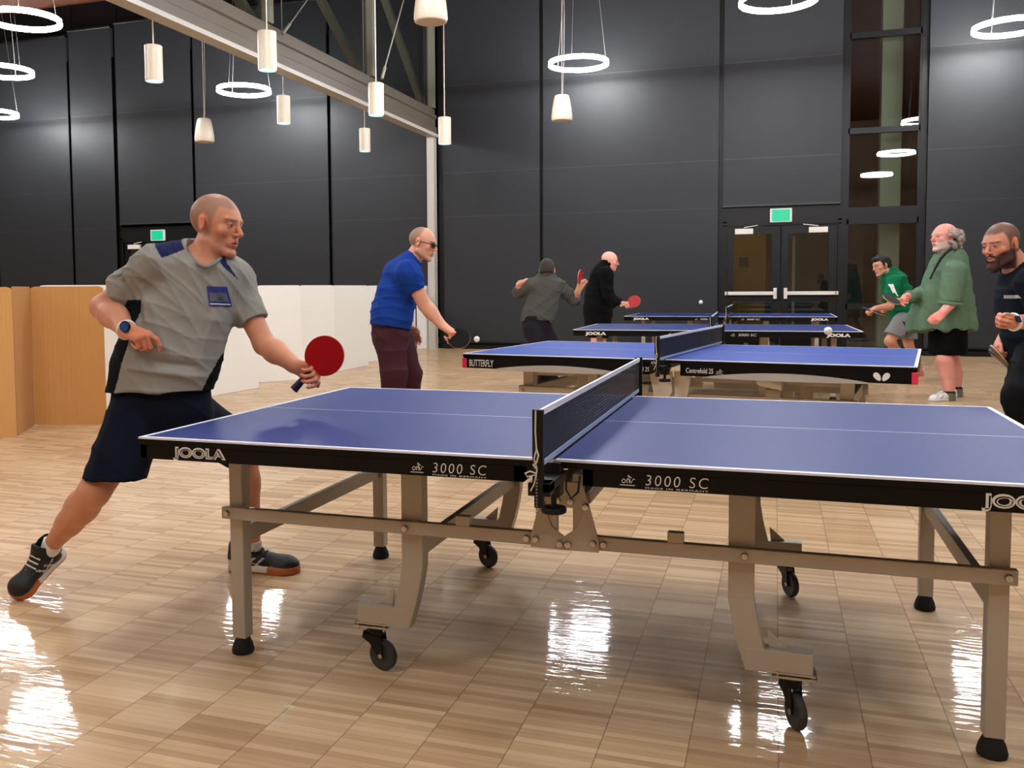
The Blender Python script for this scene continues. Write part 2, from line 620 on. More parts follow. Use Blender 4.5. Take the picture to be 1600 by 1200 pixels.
tag(vl, 'small panel light on the vestibule ceiling behind the double doors', 'light')
tag(MB().tube([(2.27, YB + 1.2, 0), (2.27, YB + 1.2, 2.2)], 0.03, 10).build('pole', M_white_paint),
    'thin pale pole behind the right door pane', 'pole')
ck = empty('wall_mirror', (2.30, YB + 2.12, 2.32))
tag(ck, 'round convex mirror seen through the top of the right door pane', 'mirror')
MB().lathe([(0.001, -0.05), (0.10, -0.035), (0.17, 0.0), (0.175, 0.03), (0.001, 0.03)], axis='y', n=24).build('mirror_dome', mat('dull mirror', srgb(140, 150, 150), 0.2, 0.7), ck, smooth=True)

# ------------------------------------------------------------------ header beam with clerestory
XB = -4.70
bm = MB()
prof = [(-0.16, 4.36), (0.0, 4.36), (0.0, 4.50), (-0.03, 4.52), (-0.03, 4.66), (0.0, 4.68), (0.0, 4.74), (-0.04, 4.76), (-0.04, 4.86), (-0.16, 4.88)]
bm.prism([(XB + 0.06 + a, z) for a, z in prof], -6.0, YB - 0.05)
bm.v = [(x, y, z) for (x, y, z) in bm.v]
struct('trim_2', bm, M_beam)
struct('trim_3', MB().box(XB - 0.12, XB + 0.09, -6.0, YB - 0.05, 4.30, 4.36).box(XB - 0.10, XB + 0.05, YB - 0.22, YB - 0.16, 0, 4.30)
       .box(XB - 0.10, XB + 0.05, YB - 0.10, YB - 0.05, 0, 4.30), M_beamlight)
w2 = struct('window_2', MB().box(XB - 0.06, XB - 0.05, -6.0, YB - 0.05, 4.88, ZC), M_glassc)
fm = MB()
for y in (8.73, 12.1, 15.0, 5.3, 1.9):
    fm.box(XB - 0.08, XB + 0.05, y - 0.07, y + 0.07, 4.88, ZC)
fm.build('window_frame', M_olive, w2)
for (ya, za, yb, zb) in ((10.2, 6.0, 12.0, 4.88), (13.1, 6.45, 14.9, 4.88), (7.3, 5.7, 8.6, 4.88)):
    d = (zb - za) / (yb - ya)
    bo = MB().bar((XB - 0.16, ya + (7.6 - za) / d, 7.6), (XB - 0.16, yb, zb), 0.10, 0.12, up=(1, 0, 0))
    tag(bo.build('truss_brace', M_olive), {10.2: 'diagonal olive truss brace, middle of the three behind the clerestory glass',
                                           13.1: 'diagonal olive truss brace nearest the back wall behind the clerestory glass',
                                           7.3: 'diagonal olive truss brace nearest the camera behind the clerestory glass'}[ya],
        'brace', 'roof truss braces')
for p, q, lb in (((XB + 0.10, 8.95, 4.78), (XB + 0.6, 10.0, 6.3), 'thin diagonal tie rod fixed to the taupe beam near the left tube lamps'),
                 ((-3.02, 8.75, 4.0), (-3.0, 9.9, 5.9), 'thin diagonal tie rod above the middle tube lamp')):
    e = empty('tie_rod', p)
    tag(e, lb, 'tie rod')
    MB().tube([(0, 0, 0), tuple(Vector(q) - Vector(p))], 0.009, 8).build('rod', M_wire, e)
    dd = (Vector(q) - Vector(p)).normalized()
    MB().tube([(0, 0, 0), tuple(dd * 0.2)], 0.022, 8).build('turnbuckle', M_olive, e)

# wood soffit of the left room
struct('trim_4', MB().box(XL, -11.2, 12.9, 13.6, 7.35, 7.9), M_ceil)
struct('trim_5', MB().box(-11.15, -10.6, 12.9, 13.6, 7.35, 7.9), M_frame)

# ------------------------------------------------------------------ folding barrier of boards
def board(x0, y0, x1, y1, h, m, name, label, group, t=0.008, z0=0.004):
    a = math.atan2(y1 - y0, x1 - x0)
    w = math.hypot(x1 - x0, y1 - y0)
    e = empty(name, (x0, y0, z0), a)
    tag(e, label, 'barrier panel', group)
    # rounded sheet outline, slightly bowed
    r = 0.05
    n = 10
    mb = MB()
    vs, fs = [], []
    for side in (-1, 1):
        for s in (0, 0.02, 0.06, 0.2, 0.35, 0.5, 0.65, 0.8, 0.94, 0.98, 1.0):
            x = s * w
            yy = 0.012 * math.sin(math.pi * s) + side * t / 2
            dz = 0.018 * max(0, 1 - min(s, 1 - s) * w / 0.035) ** 2
            vs += [(x, yy, dz * 0.6), (x, yy, h - dz)]
    k = 2 * (n + 1)
    for i in range(n):
        fs += [(2 * i, 2 * i + 2, 2 * i + 3, 2 * i + 1), (k + 2 * i, k + 2 * i + 1, k + 2 * i + 3, k + 2 * i + 2),
               (2 * i + 1, 2 * i + 3, k + 2 * i + 3, k + 2 * i + 1), (2 * i, k + 2 * i, k + 2 * i + 2, 2 * i + 2)]
    fs += [(0, 1, k + 1, k), (2 * n, k + 2 * n, k + 2 * n + 1, 2 * n + 1)]
    mb.add(vs, fs)
    mb.build('sheet', m, e, smooth=False)
    return e


G1 = 'cardboard barrier panels at the left'
board(-4.42, 3.05, -4.14, 3.60, 1.265, M_card, 'cardboard_panel', 'brown cardboard panel cut by the left edge of the photo', G1)
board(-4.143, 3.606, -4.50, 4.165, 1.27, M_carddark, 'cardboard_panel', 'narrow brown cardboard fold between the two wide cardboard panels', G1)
board(-4.498, 4.172, -3.89, 4.40, 1.27, M_card, 'cardboard_panel', 'wide brown cardboard panel beside the elbow of the man in the grey shirt', G1)
G2 = 'white barrier panels'
wb_pts = [((-4.66, 4.44), (-4.10, 5.25), 'white panel showing under the watch arm of the man in grey'),
          ((-4.12, 5.28), (-4.52, 5.95), 'white panel hidden mostly behind the torso of the man in grey'),
          ((-4.50, 5.97), (-4.22, 6.30), 'white panel behind the badge side of the man in grey'),
          ((-4.24, 6.32), (-4.20, 7.50), 'white panel nearest the red paddle elbow, lowest base edge'),
          ((-4.22, 7.52), (-4.56, 8.02), 'white panel turned away just left of the red paddle'),
          ((-4.54, 8.05), (-4.17, 8.55), 'white panel directly behind the hand with the red paddle'),
          ((-4.19, 8.57), (-4.14, 9.46), 'white panel directly behind the red paddle blade'),
          ((-4.23, 9.62), (-4.27, 10.90), 'white panel left of the back of the man in blue'),
          ((-4.29, 10.93), (-4.56, 11.45), 'narrow white panel touching the outline of the man in blue'),
          ((-4.54, 11.48), (-4.40, 12.50), 'white panel behind the man in blue'),
          ((-4.42, 12.53), (-4.86, 13.30), 'white panel below the sleeve of the man in blue'),
          ((-4.84, 13.33), (-4.95, 14.60), 'white panel beside the forearm of the man in blue'),
          ((-4.93, 14.63), (-4.83, 15.02), 'last white panel, against the pale track post')]
for (a, b_, lb) in wb_pts:
    board(a[0], a[1], b_[0], b_[1], 1.285, M_board, 'white_board_panel', lb, G2)


# ------------------------------------------------------------------ pendant lights
def make_ring():
    e = empty('ring_pendant', (0, 0, 5.2))
    R, n = 0.53, 64

    def band(ri, ro, z0, z1):
        mb = MB()
        vs, fs = [], []
        for k in range(n):
            a = 2 * math.pi * k / n
            c, s = math.cos(a), math.sin(a)
            vs += [(ri * c, ri * s, z0), (ro * c, ro * s, z0), (ro * c, ro * s, z1), (ri * c, ri * s, z1)]
        for k in range(n):
            j = (k + 1) % n
            for q in range(4):
                p = (q + 1) % 4
                fs.append((4 * k + q, 4 * k + p, 4 * j + p, 4 * j + q))
        return mb.add(vs, fs)
    band(R - 0.034, R, -0.040, -0.004).build('lower_diffuser', ring_mat(), e, smooth=True)
    band(R - 0.040, R + 0.003, -0.004, 0.012).build('rim', M_frame, e, smooth=True)
    band(R - 0.032, R - 0.004, 0.012, 0.034).build('upper_diffuser', ring_mat(), e, smooth=True)
    for k in range(3):
        a = 2 * math.pi * k / 3 + 0.5
        MB().tube([((R - 0.02) * math.cos(a), (R - 0.02) * math.sin(a), 0.04), (0.2 * math.cos(a), 0.2 * math.sin(a), ZC - 5.2)], 0.004, 6).build('cable', M_wire, e)
    return e


ring0 = make_ring()
RINGS = [(-1.42, 13.7, 5.2, 'lit ring pendant hanging over the two far players'),
         (1.93, 11.2, 5.22, 'lit ring pendant cut by the top edge above the doors'),
         (5.33, 13.75, 5.2, 'lit ring pendant at the top right corner'),
         (-8.15, 13.55, 5.2, 'lit ring pendant between the tube lamps, beyond the taupe beam'),
         (-8.55, 8.35, 5.2, 'large lit ring pendant in the top left corner'),
         (-11.35, 10.7, 5.2, 'lit ring pendant at the left edge below the largest ring'),
         (-14.7, 13.7, 5.2, 'lowest lit ring, only its right tip showing at the left edge'),
         (-1.42, 8.2, 5.2, None), (5.33, 8.2, 5.2, None), (1.93, 5.6, 5.2, None), (-1.42, 2.6, 5.2, None), (5.33, 2.6, 5.2, None),
         (1.93, 0.0, 5.2, None), (-1.42, -3.0, 5.2, None), (5.33, -3.0, 5.2, None), (-8.2, 3.0, 5.2, None), (-8.2, -2.5, 5.2, None)]
for i, (x, y, z, lb) in enumerate(RINGS):
    o = ring0 if i == 0 else copy_tree(ring0)
    o.location = (x, y, z)
    o.rotation_euler.z = 0.7 * i
    tag(o, lb or 'lit ring pendant outside the picture, above the near tables', 'pendant light',
        'lit ring pendants' if lb else 'lit ring pendants out of view')


def make_tube_lamp():
    e = empty('tube_pendant', (0, 0, 0))
    MB().lathe([(0.095, 0.41), (0.10, 0.405), (0.10, 0.0), (0.09, 0.0), (0.09, 0.03)], n=32, cap=False).add([(0, 0, 0.41)], []).build('shade', M_cream, e, smooth=True)
    MB().lathe([(0.001, 0.412), (0.097, 0.409)], n=32, cap=False).build('cap', M_cream, e)
    MB().lathe([(0.001, 0.02), (0.089, 0.02)], n=32, cap=False).build('lens', spot_mat(), e)
    MB().tube([(0, 0, 0.41), (0, 0, ZC - 3.55)], 0.008, 8).build('stem', M_cream, e)
    return e


tube0 = make_tube_lamp()
for i, (x, y, z, lb) in enumerate([
        (-3.278, 6.32, 3.59, 'white tube pendant largest and nearest, crossing the taupe beam'),
        (-3.015, 8.55, 3.485, 'white tube pendant above the blue-shirted man, in front of the beam'),
        (-2.99, 11.06, 3.485, 'white tube pendant right of the beam end'),
        (-4.95, 6.6, 3.66, 'white tube pendant farthest left, above the head of the man in grey'),
        (-5.10, 9.8, 3.72, 'white tube pendant beside the lit ring, below the beam'),
        (-5.15, 12.75, 3.72, 'smallest and farthest white tube pendant, below the beam')]):
    o = tube0 if i == 0 else copy_tree(tube0)
    o.location = (x, y, z)
    tag(o, lb, 'pendant light', 'white tube pendants')


def make_speaker():
    e = empty('pendant_speaker', (0, 0, 0))
    MB().lathe([(0.001, 0.36), (0.085, 0.36), (0.10, 0.352), (0.115, 0.30), (0.135, 0.19), (0.148, 0.08), (0.15, 0.03), (0.142, 0.005), (0.13, 0.0)],
               n=36, cap=False).build('housing', M_cream, e, smooth=True)
    MB().lathe([(0.001, 0.004), (0.131, 0.001)], n=36, cap=False).build('grille', mat('cream grille', srgb(196, 178, 152), 0.6), e)
    MB().tube([(0, 0, 0.36), (0, 0, 0.42)], 0.012, 8).build('hook', M_wire, e)
    MB().tube([(0, 0, 0.42), (0, 0, ZC - 3.6)], 0.005, 6).build('cable', M_cord, e)
    MB().tube([(0.01, 0, 0.36), (0.03, 0, 0.9), (0.035, 0, 1.5), (0.0, 0, ZC - 3.6)], 0.004, 6).build('wire', M_cord, e)
    return e


sp0 = make_speaker()
for i, (x, y, z, lb) in enumerate([(-0.965, 10.38, 3.595, 'cream pendant speaker hanging under the middle ring light'),
                                   (-0.977, 5.235, 3.58, 'cream pendant speaker cut by the top edge, nearest the camera'),
                                   (-6.545, 9.87, 3.54, 'cream pendant speaker in the left room above the head of the man in grey')]):
    o = sp0 if i == 0 else copy_tree(sp0)
    o.location = (x, y, z)
    tag(o, lb, 'speaker', 'cream pendant speakers')
# ------------------------------------------------------------------ table tennis tables
def top_mat(name, base):
    """blue top with white edge lines and a thin centre line (object coordinates, metres from the table centre)"""
    m = base.copy()
    m.name = name
    nt = m.node_tree
    N, L = nt.nodes, nt.links
    b = N['Principled BSDF']
    src = b.inputs['Base Color'].links[0].from_socket
    tc = N.new('ShaderNodeTexCoord')
    sp = N.new('ShaderNodeSeparateXYZ')
    L.new(tc.outputs['Object'], sp.inputs[0])

    def mth(op, a, c=None):
        n = N.new('ShaderNodeMath')
        n.operation = op
        for i, v in enumerate((a, c)):
            if v is None:
                continue
            if isinstance(v, (int, float)):
                n.inputs[i].default_value = v
            else:
                L.new(v, n.inputs[i])
        return n.outputs[0]
    ax, ay = mth('ABSOLUTE', sp.outputs[0]), mth('ABSOLUTE', sp.outputs[1])
    w = mth('MAXIMUM', mth('GREATER_THAN', ax, 1.352), mth('MAXIMUM', mth('GREATER_THAN', ay, 0.7445), mth('LESS_THAN', ay, 0.0022)))
    mx = N.new('ShaderNodeMix')
    mx.data_type = 'RGBA'
    L.new(w, mx.inputs[0])
    L.new(src, mx.inputs[6])
    mx.inputs[7].default_value = srgb(222, 226, 236)
    L.new(mx.outputs[2], b.inputs['Base Color'])
    return m


M_top1 = top_mat('blue table top with white lines', M_blue)
M_top2 = top_mat('bright blue table top with white lines', M_blue2)


def net_mat():
    m = bpy.data.materials.new('black net mesh')
    m.use_nodes = True
    nt = m.node_tree
    N, L = nt.nodes, nt.links
    b = N['Principled BSDF']
    b.inputs['Base Color'].default_value = srgb(16, 20, 30)
    b.inputs['Roughness'].default_value = 0.6
    tc = N.new('ShaderNodeTexCoord')
    sp = N.new('ShaderNodeSeparateXYZ')
    L.new(tc.outputs['Object'], sp.inputs[0])
    outs = []
    for ax in (1, 2):
        d = N.new('ShaderNodeMath')
        d.operation = 'DIVIDE'
        L.new(sp.outputs[ax], d.inputs[0])
        d.inputs[1].default_value = 0.0105
        f = N.new('ShaderNodeMath')
        f.operation = 'FRACT'
        L.new(d.outputs[0], f.inputs[0])
        l = N.new('ShaderNodeMath')
        l.operation = 'LESS_THAN'
        L.new(f.outputs[0], l.inputs[0])
        l.inputs[1].default_value = 0.55
        outs.append(l.outputs[0])
    mxm = N.new('ShaderNodeMath')
    mxm.operation = 'MAXIMUM'
    L.new(outs[0], mxm.inputs[0])
    L.new(outs[1], mxm.inputs[1])
    tr = N.new('ShaderNodeBsdfTransparent')
    ms = N.new('ShaderNodeMixShader')
    L.new(mxm.outputs[0], ms.inputs[0])
    L.new(tr.outputs[0], ms.inputs[1])
    L.new(b.outputs[0], ms.inputs[2])
    L.new(ms.outputs[0], N['Material Output'].inputs[0])
    return m


M_net = net_mat()
M_netpale = mat('pale blue net hem', srgb(150, 170, 205), 0.5)
CX, CY = 1.37, 0.7625


def sh(mb):
    mb.v = [(x - CX, y - CY, z) for x, y, z in mb.v]
    return mb


def mir(x, s):
    return x if s < 0 else 2.74 - x


def mbox(mb, s, x0, x1, y0, y1, z0, z1):
    a, b = mir(x0, s), mir(x1, s)
    return mb.box(min(a, b), max(a, b), y0, y1, z0, z1)


def slab_half(root, s, top, z=0.76):
    a, b = (0.0, 1.362) if s < 0 else (1.378, 2.74)
    t = sh(MB().box(a, b, 0, 1.525, z - 0.006, z)).build('table_top', top, root)
    core = MB().box(a + 0.001, b - 0.001, 0.001, 1.524, z - 0.024, z - 0.006)
    sh(core).build('edge_band', M_apron, t)
    return t


def apron_half(root, s, zb, x_in=1.287, z=0.76, th=0.03):
    mb = MB()
    mbox(mb, s, 0.003, x_in, 0.004, th, zb, z - 0.024)
    mbox(mb, s, 0.003, x_in, 1.525 - th, 1.521, zb, z - 0.024)
    mbox(mb, s, 0.003, th, 0.004, 1.521, zb, z - 0.024)
    mbox(mb, s, x_in - 0.03, x_in, 0.004, 1.521, zb, z - 0.024)
    for yy in (0.5, 1.0):
        mbox(mb, s, 0.03, x_in - 0.03, yy - 0.015, yy + 0.015, zb + 0.02, z - 0.024)
    return sh(mb).build('apron', M_apron, root, bevel=0.0015)


def bolt(mb, x, y, z, r=0.011):
    return mb.lathe([(0.0005, -0.012), (r * 0.8, -0.011), (r, -0.006), (r, 0.004)], (x, y, z), 12, 'y', cap=False)


def make_net(root, cord=True):
    net = MB()
    net.box(1.3693, 1.3707, -0.135, 1.66, 0.775, 0.905)
    n = sh(net).build('net', M_net, root)
    sh(MB().box(1.366, 1.374, -0.135, 1.66, 0.899, 0.915)).build('top_tape', M_line, n)
    sh(MB().box(1.367, 1.373, -0.12, 1.645, 0.764, 0.779)).build('bottom_tape', M_netpale, n)
    for y in (-0.1525, 1.6775):
        p = MB()
        sgn = 1 if y < 0 else -1
        p.box(1.358, 1.382, y - 0.004, y + 0.012, 0.66, 0.917)
        p.box(1.352, 1.364, y, y + sgn * 0.02, 0.70, 0.917) if sgn > 0 else p.box(1.352, 1.364, y - 0.02, y, 0.70, 0.917)
        sh(p).build('post', M_black, n, bevel=0.002)
        c = MB()
        ya, yb = sorted((y, y + sgn * 0.19))
        c.box(1.345, 1.40, ya, yb, 0.70, 0.725)
        c.box(1.340, 1.400, ya, ya + 0.05, 0.69, 0.725)
        c.box(1.35, 1.395, min(y + sgn * 0.13, y + sgn * 0.18), max(y + sgn * 0.13, y + sgn * 0.18), 0.66, 0.755)
        c.lathe([(0.001, 0.612), (0.034, 0.614), (0.036, 0.622), (0.034, 0.630), (0.008, 0.633), (0.008, 0.68)], (1.375, y + sgn * 0.145, 0), 20)
        sh(c).build('clamp', M_black, n, bevel=0.002)
        if cord:
            k = MB()
            yy = y - 0.008 if sgn > 0 else y + 0.016
            k.tube([(1.364, yy, 0.915), (1.363, yy, 0.86), (1.366, yy, 0.815), (1.360, yy - 0.004, 0.79), (1.367, yy, 0.765), (1.364, yy, 0.74)], 0.0022, 6)
            k.tube([(1.366, yy, 0.815), (1.372, yy - 0.004, 0.80), (1.366, yy, 0.78), (1.358, yy - 0.004, 0.775), (1.364, yy, 0.765)], 0.0025, 6)
            k.tube([(1.364, yy, 0.752), (1.350, yy - 0.006, 0.758), (1.338, yy - 0.008, 0.752), (1.342, yy - 0.006, 0.743), (1.364, yy, 0.748), (1.360, yy, 0.725), (1.35, yy, 0.705)], 0.0022, 6)
            sh(k).build('cord', M_cord, n, smooth=True)
            ch = MB()
            for i in range(12):
                ch.lathe([(0.0006, -0.0035), (0.003, -0.001), (0.003, 0.001), (0.0006, 0.0035)], (1.366, yy, 0.735 - i * 0.0085), 8)
            sh(ch).build('ball_chain', M_chain, n)
    return n


def make_caster(parent, x, y, s, turn):
    """swivel caster; turn = heading of the wheel"""
    ca, sa = math.cos(turn), math.sin(turn)
    f = MB()
    f.lathe([(0.001, 0.135), (0.026, 0.135), (0.026, 0.120), (0.001, 0.118)], n=16)
    prof = [(-0.045, 0.122), (0.02, 0.122), (0.032, 0.045), (0.015, 0.04), (-0.02, 0.085), (-0.05, 0.10)]
    f.prism(prof, -0.018, -0.013, 'y').prism(prof, 0.013, 0.018, 'y').box(-0.045, 0.02, -0.018, 0.018, 0.112, 0.122)
    m4 = Matrix.Translation((x - CX, y - CY, 0)) @ Matrix.Rotation(turn, 4, 'Z')
    c = f.build('caster', M_black, parent, bevel=0.001, mtx=m4)
    w = MB().lathe([(0.001, -0.010), (0.034, -0.010), (0.037, -0.012), (0.0465, -0.011), (0.05, -0.006), (0.05, 0.006), (0.0465, 0.011), (0.037, 0.012), (0.034, 0.010), (0.001, 0.010)],
                   (0.022, 0, 0.05), 32, 'y', cap=False)
    wh = w.build('wheel', M_caster, c, smooth=True, mtx=m4)
    MB().lathe([(0.001, -0.021), (0.008, -0.020), (0.008, 0.020), (0.001, 0.021)], (0.022, 0, 0.05), 12, 'y', cap=False).build('axle_bolt', M_bolt, c, mtx=m4)
    return c


def joola_logo(root, x0, x1, z0, z1, y=0.0):
    o = lettering('maker_lettering', 'JOOLA', x0 - CX, x1 - CX, z0, z1, y - CY - 0.0004, M_white, root, offset=0.005)
    lettering('inline_lettering', 'JOOLA', x0 - CX + 0.003, x1 - CX - 0.003, z0 + 0.003, z1 - 0.003, y - CY - 0.0012, M_apron, o, offset=-0.0006)
    lettering('core_lettering', 'JOOLA', x0 - CX + 0.006, x1 - CX - 0.006, z0 + 0.0055, z1 - 0.0055, y - CY - 0.0020, M_white, o, offset=-0.0030)
    return o


def joola_plain(root, x0, x1, z0, z1, y=0.0):
    return lettering('maker_lettering', 'JOOLA', x0 - CX, x1 - CX, z0, z1, y - CY - 0.0006, M_white, root, offset=0.007)


def approval_mark(root, x0, z0, s=1.0, y=0.0):
    """little table tennis player emblem over a line"""
    k = MB()
    Y = y - 0.0004

    def P(*pts):
        k.tube([(x0 + a * s, Y, z0 + b * s) for a, b in pts], 0.0011 * s, 6)
    P((0, 0), (0.040, 0))
    P((0.008, 0.006), (0.005, 0.012), (0.010, 0.017), (0.016, 0.012), (0.012, 0.006), (0.008, 0.006))
    P((0.019, 0.006), (0.019, 0.017), (0.025, 0.014), (0.026, 0.006))
    P((0.026, 0.017), (0.030, 0.006), (0.036, 0.018), (0.040, 0.016))
    P((0.022, 0.016), (0.026, 0.024), (0.023, 0.028), (0.021, 0.024), (0.026, 0.024), (0.031, 0.020))
    return sh(k).build('approval_emblem', M_white, root)


def joola_table(name, far=False):
    root = empty(name)
    for s in (-1, 1):
        slab_half(root, s, M_top1)
        ap = apron_half(root, s, 0.690)
        # model lettering on the near apron
        if not far:
            a = 1.015 if s < 0 else 1.623
            b = 1.178 if s < 0 else 1.787
            lettering('model_lettering', '3000 SC', a - CX, b - CX, 0.7020, 0.7310, 0.0035 - CY, M_white, ap, shear=0.12, offset=-0.0012, space=1.25)
            lettering('origin_lettering', 'MADE IN GERMANY', a - CX, b - CX, 0.6938, 0.6978, 0.0035 - CY, M_white, ap, space=1.2)
            approval_mark(ap, a - 0.068, 0.7000, 1.0, 0.0035)
        else:
            a = 1.02 if s < 0 else 1.62
            lettering('model_lettering', '3000 SC', a - CX, a + 0.17 - CX, 0.702, 0.728, 0.003 - CY, M_white, ap, shear=0.12)
            approval_mark(ap, a - 0.07, 0.702, 1.0, 0.003)
        la = 0.133 if s < 0 else 2.424
        if far:
            joola_plain(ap, la, la + 0.20, 0.694, 0.733, 0.003)
        else:
            joola_logo(ap, la, la + 0.186, 0.692, 0.7325, 0.0035)
        # outer legs, two per half
        for y in (0.18, 1.318):
            lg = MB()
            mbox(lg, s, 0.215, 0.265, y, y + 0.05, 0.055, 0.695)
            leg = sh(lg).build('leg', M_steel, root, bevel=0.003)
            cx = mir(0.24, s)
            ft = MB().lathe([(0.001, 0.0), (0.036, 0.001), (0.038, 0.010), (0.033, 0.030), (0.024, 0.050), (0.024, 0.062), (0.001, 0.063)], (cx, y + 0.025, 0), 24, cap=False)
            sh(ft).build('rubber_foot', M_rubber, leg, smooth=True)
            # wheel leg
            wl = MB()
            mbox(wl, s, 0.84, 0.91, y, y + 0.05, 0.36, 0.695)
            xs = [(0.84, 0.362), (0.91, 0.362), (0.90, 0.30), (0.885, 0.235), (0.862, 0.16), (0.79, 0.16), (0.815, 0.235), (0.83, 0.30)]
            wl.prism([(mir(px, s), pz) for px, pz in xs], y, y + 0.05)
            mbox(wl, s, 0.683, 0.862, y - 0.0008, y + 0.0508, 0.158, 0.222)
            wl.prism([(mir(px, s), pz) for px, pz in ((0.745, 0.222), (0.80, 0.222), (0.805, 0.275))], y + 0.02, y + 0.026)
            wleg = sh(wl).build('wheel_leg', M_steel, root, bevel=0.002)
            pl = MB()
            mbox(pl, s, 0.672, 0.79, y - 0.01, y + 0.062, 0.150, 0.156)
            mbox(pl, s, 0.676, 0.786, y - 0.006, y + 0.058, 0.160, 0.165)
            for bx in (0.685, 0.775):
                for by in (y, y + 0.05):
                    pl.lathe([(0.004, 0.14), (0.004, 0.168)], (mir(bx, s), by, 0), 8)
            sh(pl).build('mounting_plate', M_bolt, wleg)
            make_caster(wleg, mir(0.735, s), y + 0.04, s, {(-1, 0.18): -0.2, (1, 0.18): -1.12, (-1, 1.318): -0.4, (1, 1.318): -1.05}[(s, y)])
        # rails along the sides
        for y, yb in ((0.152, 0.178), (1.370, 1.396)):
            rl = MB()
            mbox(rl, s, 0.203, 1.30, y, yb, 0.470, 0.510)
            mbox(rl, s, 1.03, 1.075, y, yb, 0.510, 0.540)
            rail = sh(rl).build('side_rail', M_steel, root, bevel=0.002)
            for bx in (0.225, 0.865, 1.255):
                sh(bolt(MB(), mir(bx, s), y, 0.490)).build('bolt', M_bolt, rail)
        for x in (0.24, 0.875):
            cb = MB()
            mbox(cb, s, x - 0.012, x + 0.012, 0.228, 1.32, 0.375, 0.430)
            sh(cb).build('cross_bar', M_steel, root, bevel=0.002)
        # inner end plates of the folding mechanism
        for y in (0.150, 1.392):
            pts = [(1.372, 0.668), (1.318, 0.668), (1.296, 0.60), (1.268, 0.50), (1.268, 0.466), (1.372, 0.466), (1.372, 0.505), (1.332, 0.535), (1.313, 0.585), (1.345, 0.592), (1.372, 0.592)]
            pp = MB().prism([(mir(px, s), pz) for px, pz in pts], y - 0.006, y)
            mbox(pp, s, 1.316, 1.346, y, y + 0.03 if y < 1 else y + 0.0001, 0.50, 0.69)
            plate = sh(pp).build('hinge_plate', M_steel, root, bevel=0.0015)
            for bx, bz in ((1.306, 0.598), (1.350, 0.612), (1.285, 0.492), (1.358, 0.484)):
                sh(bolt(MB(), mir(bx, s), y - 0.007, bz)).build('bolt', M_bolt, plate)
    br = MB().box(1.30, 1.44, 0.18, 1.37, 0.60, 0.63)
    sh(br).build('centre_beam', M_steel, root)
    wr = MB().tube([(1.395, 0.06, 0.72), (1.39, 0.08, 0.66), (1.40, 0.10, 0.63), (1.42, 0.10, 0.65), (1.43, 0.08, 0.70)], 0.003, 6)
    sh(wr).build('release_cable', M_black, root, smooth=True)
    make_net(root, cord=True)
    return root


t1 = joola_table('table_tennis_table')
t1.location = (CX, CY, 0)
tag(t1, 'nearest blue table tennis table on a grey steel frame with casters', 'table tennis table')


def place_table(t, ox, oy, ang, s):
    c, n = math.cos(ang), math.sin(ang)
    t.location = (ox + s * (c * CX - n * CY), oy + s * (n * CX + c * CY), 0)
    t.rotation_euler.z = ang
    t.scale = (s, s, 1)


t3 = joola_table('table_tennis_table', far=True)
place_table(t3, -0.212, 7.607, math.atan2(0.08, 3.018), 1.102)
tag(t3, 'third blue table tennis table from the camera, plain maker name at both ends', 'table tennis table', 'far table tennis tables')
t4 = copy_tree(t3)
place_table(t4, -0.399, 12.421, 0.0015, 1.184)
tag(t4, 'farthest blue table tennis table, in front of the double doors', 'table tennis table', 'far table tennis tables')


